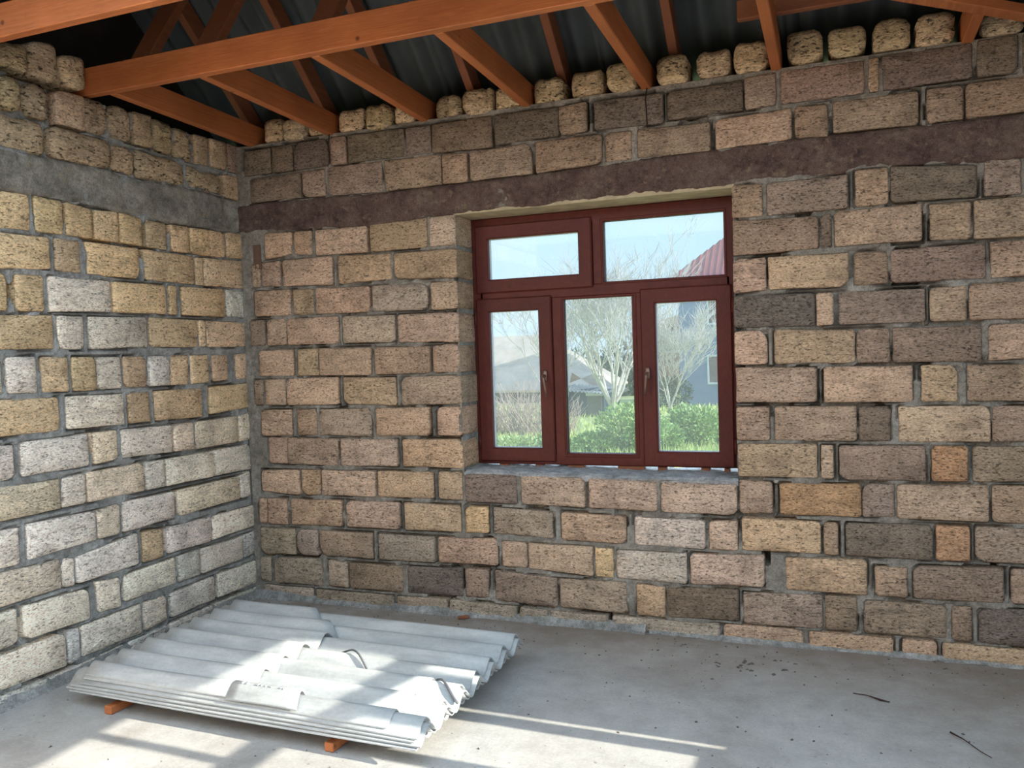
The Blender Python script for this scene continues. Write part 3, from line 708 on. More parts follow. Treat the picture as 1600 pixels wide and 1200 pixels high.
core_boxes(right, -YB, -RY0, -0.05, 3.0, hole, 0.12)
wall_right = right.build('wall_right', M['mortar_back'])
wall_right.location = (XR, 0, 0); wall_right.rotation_euler = (0, 0, -math.pi / 2)
tag(wall_right, kind='structure')
add_blocks(wall_right, rblocks, hue_back, 15)
ring_beam(wall_right, 'ring_beam', M['beam_back'], [[-YB, 2.545], [-RY0, 2.545]], [[-YB, 3.0], [-RY0, 3.0]], 80, step=0.05)

# ---- floor slab
m = MB()
xs = np.arange(XL - 0.2, XR + 0.25, 0.04); ys = np.arange(ROOM_Y0, YB + 0.2, 0.04)
Xg, Yg = np.meshgrid(xs, ys)
Zg = 0.004 * vnoise(Xg, Yg, 1.5, 90, 4) + 0.0015 * vnoise(Xg, Yg, 14, 91, 3)
n = len(xs)
m.add(np.stack([Xg, Yg, Zg], -1).reshape(-1, 3).tolist(), [(j * n + i, j * n + i + 1, (j + 1) * n + i + 1, (j + 1) * n + i) for j in range(len(ys) - 1) for i in range(n - 1)])
m.box(XL - WT, X_END, ROOM_Y0, YB + WT, -0.45, -0.03)
floor = m.build('floor', M['floor'])
tag(floor, kind='structure')
# cement fillet smeared along the foot of the walls
def fillet(parent, x0, x1, w, h, seed):
    xs = np.arange(x0, x1, 0.02); n = len(xs)
    prof = [(0.010, 1.15), (-0.10, 1.0), (-0.22, 0.62), (-0.45, 0.30), (-0.8, 0.10), (-1.05, -0.06)]
    vs, fs = [], []
    k = 0.75 + 0.35 * vnoise(xs, xs * 0, 3, seed, 3)
    for a, b in prof:
        jj = 0.006 * vnoise(xs, xs * 0 + a * 7, 18, seed + 1, 3)
        y = np.where(a > 0, 0.02, a * w * k) + jj
        z = b * h * k + jj
        vs += [(xs[i], y[i], z[i]) for i in range(n)]
    for r in range(len(prof) - 1):
        fs += [(r * n + i + 1, r * n + i, (r + 1) * n + i, (r + 1) * n + i + 1) for i in range(n - 1)]
    m = MB(); m.add(vs, fs)
    return m.build('mortar_fillet', M['mortar'], parent, True)
fillet(wall_left, wl_x0, YB, 0.055, 0.055, 95)
fillet(wall_back, XL, -1.0, 0.05, 0.05, 97)
fillet(wall_back, -1.0, XR, 0.03, 0.022, 98)


# added wall, unseen behind the camera, cuts light from the front
front = MB()
fb_ = plain_courses(-XR, -XL, 0.0, 3.0, 25)
vs, fs = mortar_face(fb_, -XR, -XL, -0.02, 3.0, 0.03, None, 77)
front.add(vs, fs)
core_boxes(front, -XR, -XL, -0.05, 3.0, None, 0.12)
added_front_wall = front.build('added_front_wall', M['mortar_back'])
added_front_wall.location = (0, ROOM_Y0, 0); added_front_wall.rotation_euler = (0, 0, math.pi)
tag(added_front_wall, kind='structure')
add_blocks(added_front_wall, fb_, hue_back, 16)

# ------------------------------------------------------------------ windows
def ring_mb(m, x0, x1, z0, z1, w, y0, y1, c=0.006):
    """mitred rectangular frame, chamfered on its room side; y0 is the room-side face"""
    o = [(x0, z0), (x1, z0), (x1, z1), (x0, z1)]
    i = [(x0 + w, z0 + w), (x1 - w, z0 + w), (x1 - w, z1 - w), (x0 + w, z1 - w)]
    oc = [(x0 + c, z0 + c), (x1 - c, z0 + c), (x1 - c, z1 - c), (x0 + c, z1 - c)]
    ic = [(x0 + w - c, z0 + w - c), (x1 - w + c, z0 + w - c), (x1 - w + c, z1 - w + c), (x0 + w - c, z1 - w + c)]
    rings = [(o, y1), (o, y0 + c), (oc, y0), (ic, y0), (i, y0 + c), (i, y1)]
    vs = [(p[0], y, p[1]) for r, y in rings for p in r]
    fs = []
    for r in range(6):
        for k in range(4):
            k2 = (k + 1) % 4
            a, b = r * 4, ((r + 1) % 6) * 4
            fs.append((a + k, a + k2, b + k2, b + k))
    m.add(vs, [f[::-1] for f in fs])

def pane(parent, x0, x1, z0, z1, y):
    m = MB(); m.box(x0, x1, y, y + 0.004, z0, z1)
    m.f = [m.f[2]]
    # one sheet of glass: the two sides are one refraction-free surface
    p = m.build('pane', M['glass'], parent)
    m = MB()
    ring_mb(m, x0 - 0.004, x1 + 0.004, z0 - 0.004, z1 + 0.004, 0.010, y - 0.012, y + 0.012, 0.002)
    s = m.build('glazing_bead', M['lit_bead'], parent)
    return p

def handle(parent, x, z, tilt, y):
    m = MB()
    m.cbox(x - 0.014, x + 0.014, y - 0.012, y, z - 0.034, z + 0.034, 0.004)
    m.tube([(x, y - 0.01, z), (x, y - 0.042, z)], 0.009, 8)
    dx = math.sin(tilt)
    pts = [(x, y - 0.042, z + 0.004), (x + dx * 0.02, y - 0.046, z - 0.02), (x + dx * 0.075, y - 0.044, z - 0.075), (x + dx * 0.125, y - 0.040, z - 0.128)]
    m.tube(pts, [0.010, 0.009, 0.0085, 0.007], 8)
    h = m.build('handle', M['handle'], parent, True)
    h['label'] = 'bronze lever handle'
    return h

def hinge(parent, x, z, y):
    m = MB(); m.tube([(x, y, z - 0.04), (x, y, z + 0.04)], 0.008, 8)
    m.build('hinge', M['pvc'], parent, True)

def make_window(name, cut, yf=0.235, glazed=True, zb=0.905):
    """cut: x0, x1, transom mullion x, lower mullions xl, xr, z top; flip handled by caller"""
    x0, x1, xt, xl, xr, ztop, zt = cut
    m = MB()
    y1 = yf + 0.07
    ring_mb(m, x0, x1, zb, ztop, 0.072, yf, y1)
    m.cbox(x0 + 0.05, x1 - 0.05, yf, y1, zt - 0.035, zt + 0.035, 0.005)          # transom
    m.cbox(xt - 0.033, xt + 0.033, yf + 0.0005, y1, zt + 0.03, ztop - 0.05, 0.005)
    m.cbox(xl - 0.035, xl + 0.035, yf + 0.0005, y1, zb + 0.05, zt - 0.03, 0.005)
    m.cbox(xr - 0.035, xr + 0.035, yf + 0.0005, y1, zb + 0.05, zt - 0.03, 0.005)
    win = m.build(name, M['pvc'])
    tag(win, kind='structure')
    return win

wcut = (-2.118, -0.494, -1.302, -1.565, -1.073, 2.434, 1.957)
YW = 0.235
window = make_window('window_1', wcut, YW)
window.location = (0, YB, 0)
def sash(parent, x0, x1, z0, z1, w, hnd=None, hng=None):
    m = MB(); ring_mb(m, x0, x1, z0, z1, w, YW - 0.018, YW + 0.045, 0.007)
    s = m.build('sash', M['pvc'], parent)
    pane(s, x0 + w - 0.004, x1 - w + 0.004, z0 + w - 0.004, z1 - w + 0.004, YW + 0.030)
    if hnd: handle(s, hnd[0], hnd[1], hnd[2], YW - 0.018)
    if hng:
        for z in (z0 + 0.12, z1 - 0.12): hinge(s, hng, z, YW - 0.020)
    return s
s1 = sash(window, -2.085, -1.336, 1.972, 2.388, 0.083); s1['label'] = 'tilting transom sash'
s2 = sash(window, -2.092, -1.600, 0.924, 1.938, 0.084, (-1.648, 1.452, 0.16), -2.094); s2['label'] = 'left opening sash with bronze handle'
s3 = sash(window, -1.054, -0.537, 0.910, 1.944, 0.086, (-1.018, 1.455, -0.10), -0.530); s3['label'] = 'right opening sash with bronze handle'
def fixed(parent, x0, x1, z0, z1):
    m = MB(); ring_mb(m, x0 - 0.016, x1 + 0.016, z0 - 0.016, z1 + 0.016, 0.018, YW - 0.004, YW + 0.05, 0.006)
    b = m.build('fixed_light', M['pvc'], parent)
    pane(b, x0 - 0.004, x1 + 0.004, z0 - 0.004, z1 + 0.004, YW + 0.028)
f1 = fixed(window, -1.270, -0.572, 1.998, 2.356)
f2 = fixed(window, -1.527, -1.094, 0.968, 1.910)
m = MB()
for x, w in ((-1.98, 0.06), (-1.74, 0.05), (-1.53, 0.10), (-1.22, 0.16), (-0.98, 0.05), (-0.73, 0.05), (-0.60, 0.03)):
    m.cbox(x, x + w, YW + 0.01, YW + 0.06, 0.868, 0.9055, 0.003)
pk = m.build('packer', M['timber_dark'], window); pk['label'] = 'scrap packers under the frame'

# second window: same pattern, with an added sun-dimming pane, in the right wall; local x -> world -Y
def bars2():
    m = MB()
    yf, y1 = 0.32, 0.37           # frame plane at world X = XR + yf .. y1
    K = 2.2
    xf = XR + (yf + y1) / 2
    Z = lambda xfloor: (xf - xfloor) / K
    zt_top, zt_bot, zl_top, zl_bot = Z(-3.05), Z(-2.32), Z(-2.18), Z(-0.51)
    # openings along world Y (shifted for the sun's slight drift)
    ytop = WIN2[3]
    ya, yb = WIN2[0], WIN2[1]
    bar = lambda u0, u1, z0, z1: m.cbox(-u1, -u0, yf, y1, z0, z1, 0.004)
    bar(ya, yb, zt_top, ytop + 0.02)                # head
    bar(ya, yb, zl_top, zt_bot)                     # transom
    D = -0.10
    bar(ya, 3.36 + D, WIN2[2] - 0.01, zl_bot)           # bottom; a slit is left against the jamb
    bar(3.27 + D, 3.36 + D, zl_bot - 0.005, zl_top)
    bar(3.385 + D, yb + 0.02, WIN2[2] - 0.01, zl_top)
    bar(2.85 + D, 2.94 + D, zl_bot, zl_top)
    bar(2.36 + D, 2.45 + D, zl_bot, zl_top)
    bar(2.60 + D, 2.66 + D, zt_bot, zt_top)
    bar(3.51 + D, yb + 0.02, zt_bot, zt_top)
    bar(ya - 0.02, ya + 0.08, zl_bot, zt_top)
    w = m.build('window_2', M['pvc'])
    w.location = (XR, 0, 0); w.rotation_euler = (0, 0, -math.pi / 2)
    tag(w, kind='structure')
    m = MB(); m.add([(-yb, y1 - 0.02, WIN2[2]), (-ya, y1 - 0.02, WIN2[2]), (-ya, y1 - 0.02, ytop), (-yb, y1 - 0.02, ytop)], [(0, 1, 2, 3)])
    m.build('pane', M['glass_dimming'], w)  # added grey pane, weakens the sun indoors so the yard stays bright
bars2()

# ------------------------------------------------------------------ roof timbers
TW, TH = 0.05, 0.14
ZW = 3.012
names = ['along the top of the left wall', 'second from the left wall', 'third from the left wall, over the dark blocks', 'fourth from the left wall, above the left part of the window',
         'fifth from the left wall, above the right part of the window', 'sixth from the left wall, passing under a short board', 'seventh from the left wall, near the diagonal brace']
for i, x in enumerate([-3.568, -2.965, -2.296, -1.640, -0.940, -0.263, 0.612]):
    m = MB(); m.beam((x, 3.4455, ZW + 0.034 + TH / 2), (x, YB + 0.16, ZW - 0.004 + TH / 2), TW, TH)
    tag(m.build('ceiling_joist', M['timber']), 'orange-brown pine joist ' + names[i], 'joist', 'ceiling joists')
for y, x0, x1, lab in ((3.42, XL - 0.25, XR + 0.2, 'long orange pine tie beam carrying the near ends of the joists'),
                       (2.665, XL - 0.25, XR + 0.2, 'nearer pine tie beam crossing the upper left corner over the left wall')):
    m = MB(); m.beam((x0, y, ZW + 0.038 + TH / 2), (x1, y, ZW + 0.038 + TH / 2), TW, TH + 0.005)
    tag(m.build('tie_beam', M['timber']), lab, 'beam', 'tie beams')
m = MB(); m.beam((-0.415, 4.20, ZW + TH + 0.048), (1.9, 4.20, ZW + TH + 0.048), 0.045, 0.09)
tag(m.build('cross_board', M['timber_dark']), 'short sawn board lying across the joists with its cut end showing', 'board')
m = MB(); m.beam((0.05, 3.52, ZW - 0.025), (1.10, 4.50, ZW - 0.025), 0.07, 0.045)
tag(m.build('diagonal_brace', M['timber']), 'diagonal pine brace under the joists at the upper right corner', 'brace')
m = MB(); m.beam((0.72, 4.02, ZW + 0.07), (2.05, 4.02, ZW + 0.07), 0.05, 0.12)
tag(m.build('trimmer', M['timber']), 'short pine trimmer above the diagonal brace at the right', 'beam')

# pitched roof over the back part
SL = 0.88
def zroof(y): return 3.10 + (4.95 - y) * SL     # underside of the roof sheets along the back slope
RY = 1.9                                         # ridge
rn = ['over the left wall', 'beside the second joist from the left wall', 'between the second and third joists', 'between the third and fourth joists', 'between the fourth and fifth joists', 'just right of the fifth joist']
al = math.atan(SL)
for i, x in enumerate([-3.66, -3.06, -2.55, -2.02, -1.45, -0.80]):
    m = MB()
    up = (0, math.sin(al), math.cos(al))
    off = 0.075
    p = Vector((x, 4.92, zroof(4.92))) - Vector(up) * off
    q = Vector((x, RY, zroof(RY))) - Vector(up) * off
    m.beam(p, q, 0.05, 0.12, up)
    tag(m.build('rafter', M['timber_dark']), 'sloping pine rafter under the roof sheets ' + rn[i], 'rafter', 'rafters')
for x, lab in ((-3.42, 'leaning roof strut rising from the tie beam beside the left wall'), (-2.98, 'leaning roof strut behind the tie beam above the second joist'), (-2.28, 'leaning roof strut at the top edge above the third joist')):
    m = MB()
    p = Vector((x, 3.50, ZW + TH + 0.05)); q = Vector((x, 3.50 + 0.40, zroof(3.90) - 0.20))
    m.beam(p, q, 0.13, 0.05, (0, 0.9, -0.4))
    tag(m.build('strut', M['timber_dark']), lab, 'strut', 'roof struts')

# the roof itself: lapped corrugated sheets on the back slope, boarded gables, added board at the ridge
def corr(m, L, W, lam, amp, thick, nseg=6, step=8, prof=None):
    """corrugated sheet, waves across local x (W), length along local y"""
    nx = int(W / lam * step)
    xs = np.linspace(0, W, nx + 1)
    z = amp * np.cos(2 * math.pi * xs / lam)
    vs = []
    for y in (0, L):
        vs += [(xs[i], y, z[i]) for i in range(nx + 1)]
    n = nx + 1
    for y in (0, L):
        vs += [(xs[i], y, z[i] + thick) for i in range(nx + 1)]
    fs = []
    for i in range(nx):
        fs.append((i, n + i, n + i + 1, i + 1))
        fs.append((2 * n + i, 2 * n + i + 1, 3 * n + i + 1, 3 * n + i))
        fs.append((i, i + 1, 2 * n + i + 1, 2 * n + i)); fs.append((n + i + 1, n + i, 3 * n + i, 3 * n + i + 1))
    fs.append((0, 2 * n, 3 * n, n)); fs.append((nx, n + nx, 3 * n + nx, 2 * n + nx))
    m.add(vs, fs)
roofm = MB()
gx0, gx1 = XL - 0.45, XR + 0.45
# gable ends
roofm.box(gx0, gx1, 4.94, 4.97, 2.99, 3.12)      # eaves board closing the back
roof = roofm.build('ceiling', M['attic_sky_block'])
tag(roof, kind='structure')
for x in (gx0, gx1):
    roofm = MB()
    s = 0.03
    a = [(RY - 0.05, 3.0), (4.97, 3.0), (4.97, 3.11), (RY, zroof(RY)), (RY - 0.05, zroof(RY))]
    b = len(roofm.v)
    roofm.v += [(x - s, y, z) for y, z in a] + [(x + s, y, z) for y, z in a]
    roofm.f += [tuple(b + k for k in range(5)), tuple(b + 5 + k for k in reversed(range(5)))]
    roofm.f += [(b + k, b + 5 + k, b + 5 + (k + 1) % 5, b + (k + 1) % 5) for k in range(5)]
    roofm.build('gable_end', M['attic_sky_block'], roof)
roofm = MB(); roofm.box(gx0, gx1, RY - 0.04, RY - 0.01, 3.25, zroof(RY))
roofm.build('attic_sky_block', M['attic_sky_block'], roof)  # added unseen at the ridge to keep sky light off the roof underside
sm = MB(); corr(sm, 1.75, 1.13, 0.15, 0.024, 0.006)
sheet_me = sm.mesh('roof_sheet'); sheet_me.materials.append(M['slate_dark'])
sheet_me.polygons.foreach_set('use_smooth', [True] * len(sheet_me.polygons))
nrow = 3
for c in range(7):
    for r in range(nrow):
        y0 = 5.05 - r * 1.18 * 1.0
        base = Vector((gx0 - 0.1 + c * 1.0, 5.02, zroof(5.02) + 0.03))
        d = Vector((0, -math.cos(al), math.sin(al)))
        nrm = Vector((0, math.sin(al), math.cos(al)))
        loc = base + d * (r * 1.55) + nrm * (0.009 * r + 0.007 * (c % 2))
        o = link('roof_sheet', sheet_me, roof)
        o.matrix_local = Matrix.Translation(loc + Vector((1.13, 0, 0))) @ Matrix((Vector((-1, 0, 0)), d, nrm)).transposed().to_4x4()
# front slope towards the yard
df = Vector((0, -math.cos(al), -math.sin(al)))
nf = Vector((0, -math.sin(al), math.cos(al)))
FRONT_ROOF = False
if FRONT_ROOF:
    for c in range(7):
        for r in range(2):
            loc = Vector((gx0 - 0.1 + c * 1.0, RY, zroof(RY) + 0.05)) + df * (r * 1.55) + nf * (0.016 - 0.012 * r + 0.007 * (c % 2))
            o = link('roof_sheet', sheet_me, roof)
            o.matrix_local = Matrix.Translation(loc) @ Matrix((Vector((1, 0, 0)), df, -nf)).transposed().to_4x4()

# ------------------------------------------------------------------ stack of corrugated sheets on the floor
YAW, CREST, LAM = 0.02, 2.875, 0.166
def floor_sheet(x0, x1, y0, y1, zc, label, xe=None, xs_=None, seed=0, drop=0.0, amp=0.028):
    """waves run across Y, ridges along X; xe(y) shapes the right edge, xs_(y) the left one"""
    lam = LAM
    ny = max(int((y1 - y0) / lam * 14), 8); nx = 7
    ys = np.linspace(y0, y1, ny + 1)
    ph = 2 * math.pi * (ys - CREST) / lam
    z = zc + amp * np.cos(ph)
    xl = np.array([x0 + (xs_(y) if xs_ else 0) for y in ys]); xr = np.array([x1 + (xe(y) if xe else 0) for y in ys])
    vs = []
    for th in (0.0, 0.006):
        for k in range(nx + 1):
            f = k / nx
            x = xl + (xr - xl) * f
            zz = z + th + drop * f + 0.002 * np.sin(f * 5 + seed)
            vs += [(x[i], ys[i] + YAW * (-1.5 - x[i]), zz[i]) for i in range(ny + 1)]
    n = ny + 1; T = n * (nx + 1)
    fs = []
    for k in range(nx):
        for i in range(ny):
            a = k * n + i
            fs.append((a, a + 1, a + n + 1, a + n))
            fs.append((T + a, T + a + n, T + a + n + 1, T + a + 1))
    for i in range(ny):
        fs.append((i, T + i, T + i + 1, i + 1))
        a = nx * n + i
        fs.append((a, a + 1, T + a + 1, T + a))
    for k in range(nx):
        a = k * n
        fs.append((a, a + n, T + a + n, T + a))
        a = k * n + ny
        fs.append((a, T + a, T + a + n, a + n))
    m = MB(); m.add(vs, fs)
    me = m.mesh('corrugated_sheet')
    sm = [False] * len(fs)
    for i in range(2 * nx * ny): sm[i] = True
    me.polygons.foreach_set('use_smooth', sm)
    o = link('corrugated_sheet', me, None, M['sheet'])
    tag(o, label, 'roofing sheet', 'corrugated sheets stacked on the floor')
    return o
ZO = (0.0, 0.013, 0.036, 0.049, 0.062, 0.075)
lay = ['lowest grey corrugated sheet of the floor stack resting on two battens', 'second corrugated sheet from the bottom of the floor stack', 'third corrugated sheet from the bottom of the floor stack',
       'fourth corrugated sheet from the bottom of the floor stack', 'fifth corrugated sheet from the bottom of the floor stack', 'sixth corrugated sheet from the bottom, widest visible top of the stack at the right end']
zc0 = 0.070
off = [(0.10, -0.07, 0.055), (0.07, -0.03, 0.035), (-0.02, 0.0, -0.018), (-0.045, 0.018, -0.015), (-0.02, -0.012, -0.010), (0.03, 0.0, -0.005)]
for i, (a, b, cy) in enumerate(off):
    floor_sheet(-3.37 + a, -1.535 + b, 2.806 + cy, 3.94 + cy * 0.5, zc0 + ZO[i], lay[i], seed=i)
z5 = zc0 + ZO[5]
zb = z5 + 0.012
floor_sheet(-3.32, -1.675, 2.812, 3.285, zb, 'narrow corrugated sheet over the near half of the stack, its right end set back', seed=7, xe=lambda y: 0.006 * math.sin(y * 40))
floor_sheet(-3.315, -2.455, 2.818, 3.93, zb + 0.012, 'short top corrugated sheet covering the left half of the stack with a broken far corner', seed=9,
            xe=lambda y: (-1.25 * (y - 3.64) if y > 3.64 else 0.012 * math.sin(y * 9)))
fr = floor_sheet(-2.475, -2.125, 2.806, 2.93, zb + 0.021, 'small broken sheet piece with faded print on the near edge of the stack', seed=11, xe=lambda y: 0.3 * (2.87 - y), amp=0.028)
fr['category'] = 'sheet fragment'
m = MB()
zt = zb + 0.021 + 0.0068
rr = random.Random(4)
x = -2.43
while x < -2.18:
    for k in range(rr.choice([1, 2])):
        xx = x + k * 0.008
        yy = 2.875 + YAW * (-1.5 - xx)
        z = zt + 0.028
        m.box(xx, xx + 0.004, yy - 0.016, yy + 0.012, z - 0.004, z + 0.0006)
    x += rr.choice([0.022, 0.026, 0.05])
mk = m.build('marking', M['ink'], fr); mk['label'] = 'faded grey printed marks'; mk['kind'] = 'stuff'
for x, lab in ((-3.15, 'red-brown batten end under the left end of the sheet stack'), (-1.955, 'red-brown batten end under the right end of the sheet stack')):
    m = MB()
    m.beam((x, 2.82, 0.0195), (x + 0.06, 3.95, 0.0195), 0.045, 0.038)
    tag(m.build('batten', M['timber']), lab, 'batten', 'battens under the stack')
# offcuts of wire lying on the sheets
def zs(x, y, zc): return zc + 0.028 * math.cos(2 * math.pi * (y - YAW * (-1.5 - x) - CREST) / LAM) + 0.006
m = MB()
pts = []
for k in range(15):
    f = k / 14
    x = -2.33 + 0.295 * f; y = 3.445 - 0.15 * f ** 1.5
    pts.append((x, y, zs(x, y, z5) + 0.0075 + 0.012 * math.sin(math.pi * f)))
m.tube(pts, 0.005, 6)
tag(m.build('wire_offcut', M['wire'], None, True), 'thin curved grey wire lying on the middle of the sheet stack', 'wire', 'wire offcuts')
m = MB()
pts = []
for k in range(11):
    f = k / 10
    x = -1.67 + 0.155 * f; y = 3.245 - 0.115 * f
    pts.append((x, y, zs(x, y, z5) + 0.0085))
m.tube(pts, [0.005] * 5 + [0.0065] * 6, 6)
tag(m.build('wire_offcut', M['wire'], None, True), 'short thick grey wire at the right end of the sheet stack', 'wire', 'wire offcuts')
# tie wires hanging down the back wall
for x, z1, lab in ((-2.965, 2.83, 'thin rusty tie wire hanging below the second joist'), (-0.94, 2.80, 'thin rusty tie wire hanging below the fifth joist')):
    m = MB(); m.tube([(x + 0.01, YB - 0.014, ZW + 0.02), (x - 0.004, YB - 0.016, 2.95), (x, YB - 0.014, 2.9), (x + 0.002, YB - 0.013, z1)], 0.0035, 5)
    tag(m.build('tie_wire', M['rust'], None, True), lab, 'wire', 'hanging tie wires')
# crumbs of mortar and dirt
def crumb(m, x, y, s, rnd):
    a = rnd.uniform(0, 6.28)
    e = rnd.uniform(0.35, 1.0)
    h = s * rnd.uniform(0.25, 0.6)
    vs = []
    for k in range(5):
        an = a + k * 1.2566
        rx, ry = s * rnd.uniform(0.6, 1.1), s * e * rnd.uniform(0.6, 1.1)
        ux, uy = rx * math.cos(k * 1.2566), ry * math.sin(k * 1.2566)
        vs.append((x + ux * math.cos(a) - uy * math.sin(a), y + ux * math.sin(a) + uy * math.cos(a), -0.002))
    vs.append((x, y, h))
    m.add(vs, [(k, (k + 1) % 5, 5) for k in range(5)])
m = MB()
rnd = random.Random(3)
for i in range(750):
    x = rnd.uniform(XL + 0.05, XR); y = rnd.uniform(1.8, YB - 0.05)
    if rnd.random() < 0.45: y = YB - 0.03 - abs(rnd.gauss(0, 0.22))
    if -3.42 < x < -1.45 and 2.85 < y < 4.05: continue
    crumb(m, x, y, rnd.choice([0.004, 0.005, 0.006, 0.008, 0.011]), rnd)
for i in range(26):
    crumb(m, rnd.gauss(-0.40, 0.13), rnd.gauss(4.20, 0.07), rnd.uniform(0.008, 0.022), rnd)
cr = m.build('crumbs', M['chip']); tag(cr, 'loose mortar crumbs and dirt scattered on the concrete floor', 'debris', kind='stuff')
m = MB(); m.beam((-2.15, 4.49, 0.012), (-2.09, 4.52, 0.014), 0.022, 0.018)
tag(m.build('wood_chip', M['timber_dark']), 'small brown wood chip on the floor by the back wall', 'wood chip')

m = MB(); m.tube([(0.05, 4.02, 0.005), (0.11, 4.01, 0.006), (0.16, 3.97, 0.008), (0.20, 3.965, 0.005)], [0.0018, 0.0018, 0.0045, 0.002], 5)
tag(m.build('twig', M['rust'], None, True), 'thin bent dark twig lying on the floor towards the right corner', 'twig')
m = MB(); m.tube([(0.41, 3.72, 0.008), (0.45, 3.66, 0.012), (0.50, 3.58, 0.006), (0.53, 3.54, 0.006)], [0.004, 0.0022, 0.0018, 0.0015], 5)
tag(m.build('twig', M['rust'], None, True), 'short straight dark twig on the floor nearer the bottom right of the view', 'twig')

# ------------------------------------------------------------------ outside
def zg(y): return -0.30 - 0.031 * (y - 6.0)
m = MB()
xs = np.arange(-60, 30.1, 1.0); ys = np.concatenate([np.arange(5.0, 40, 0.7), np.arange(40, 140, 5)])
Xg, Yg = np.meshgrid(xs, ys)
Zg = zg(np.minimum(Yg, 60)) + 0.10 * vnoise(Xg, Yg, 0.35, 120, 3)
n = len(xs)
m.add(np.stack([Xg, Yg, Zg], -1).reshape(-1, 3).tolist(), [(j * n + i, j * n + i + 1, (j + 1) * n + i + 1, (j + 1) * n + i) for j in range(len(ys) - 1) for i in range(n - 1)])
gr = m.build('ground', M['earth'], None, True); tag(gr, kind='structure')
m = MB(); m.box(-40, 40, -40, ROOM_Y0 - 0.02, -0.6, -0.32); m.box(-40, XL - WT, ROOM_Y0 - 0.02, 5.2, -0.6, -0.32); m.box(X_END, 40, ROOM_Y0 - 0.02, 5.2, -0.6, -0.32)
tag(m.build('yard_ground', M['yard'] if 'yard' in M else M['floor']), kind='structure')

# grass blades in the strip the window shows
m = MB()
rnd = random.Random(8)
for i in range(15000):
    y = rnd.uniform(9, 40) if rnd.random() < 0.5 else rnd.uniform(9, 22)
    x = rnd.uniform(-0.50 * y, -0.02 * y)
    h = rnd.uniform(0.08, 0.24); w = 0.006 + 0.0009 * y
    a = rnd.uniform(0, 6.28); lx, ly = rnd.uniform(-0.1, 0.1), rnd.uniform(-0.1, 0.1)
    z = zg(y) - 0.05
    b = len(m.v)
    m.v += [(x - w * math.cos(a), y - w * math.sin(a), z), (x + w * math.cos(a), y + w * math.sin(a), z), (x + lx, y + ly, z + h + 0.05)]
    m.f.append((b, b + 1, b + 2))
g = m.build('grass', M['grass']); tag(g, 'bright green grass growing in the yard beyond the window', 'grass', kind='stuff')

# bare trees
def grow(m, tw, p, d, L, r, lev, rnd, spread=0.6, upk=0.18):
    n = 4
    pts = [p]; rs = [r]
    dd = d.copy()
    for k in range(n):
        dd = (dd + Vector((rnd.uniform(-1, 1), rnd.uniform(-1, 1), rnd.uniform(-0.6, 1) + upk)) * 0.16).normalized()
        pts.append(pts[-1] + dd * (L / n)); rs.append(r * (1 - 0.45 * (k + 1) / n))
    (m if lev > 1 else tw).tube(pts, rs, 5 if lev > 2 else 3, False)
    if lev == 0: return
    kids = rnd.choice([3, 4, 4]) if lev > 1 else rnd.choice([3, 4, 5])
    for k in range(kids):
        f = rnd.uniform(0.35, 1.0)
        i = min(int(f * n), n - 1)
        q = pts[i] + (pts[i + 1] - pts[i]) * (f * n - i)
        ax = Vector((rnd.uniform(-1, 1), rnd.uniform(-1, 1), rnd.uniform(-0.3, 0.6)))
        nd = (dd + ax * spread).normalized()
        grow(m, tw, q, nd, L * rnd.uniform(0.55, 0.8), max(rs[i] * rnd.uniform(0.4, 0.62), 0.010), lev - 1, rnd, spread, upk)
def bare_tree(x, y, h, stems, seed, label, lev=4, spread=0.75, r=0.12, lean=(0, 0), twig=None):
    rnd = random.Random(seed)
    root = empty('bare_tree', (x, y, zg(y)))
    m, tw = MB(), MB()
    base = Vector((0, 0, 0.0))
    m.tube([(0, 0, -0.2), (0.02, 0, h * 0.03), (0.03, 0, h * 0.06)], [r * 1.35, r * 1.1, r], 8)
    for k in range(stems):
        an = 6.283 * k / stems + rnd.uniform(-0.4, 0.4)
        d = Vector((math.cos(an) * 0.5 + lean[0], math.sin(an) * 0.5 + lean[1], 1.0)).normalized()
        grow(m, tw, Vector((0.03, 0, h * 0.05)), d, h * rnd.uniform(0.38, 0.50), r * rnd.uniform(0.45, 0.7), lev, rnd, spread)
    m.build('trunk', M['bark'], root, True)
    tag(tw.build('twigs', twig or M['twig'], root), kind='stuff')
    tag(root, label, 'tree', 'bare trees outside')
bare_tree(-7.75, 30, 6.6, 11, 5, 'large bare pale tree with many stems in the middle of the yard', 4, 0.95, 0.10)
bare_tree(-11.4, 34, 6.0, 5, 12, 'thin bare tree behind the left pane with branches over the pale roof', 4, 1.0, 0.06)
bare_tree(-6.0, 32, 4.2, 6, 21, 'smaller bare tree in front of the grey-blue house corner', 4, 1.0, 0.05)
bare_tree(-11.0, 52, 8.4, 6, 33, 'taller hazy bare tree behind the grey shed', 3, 0.8, 0.05)

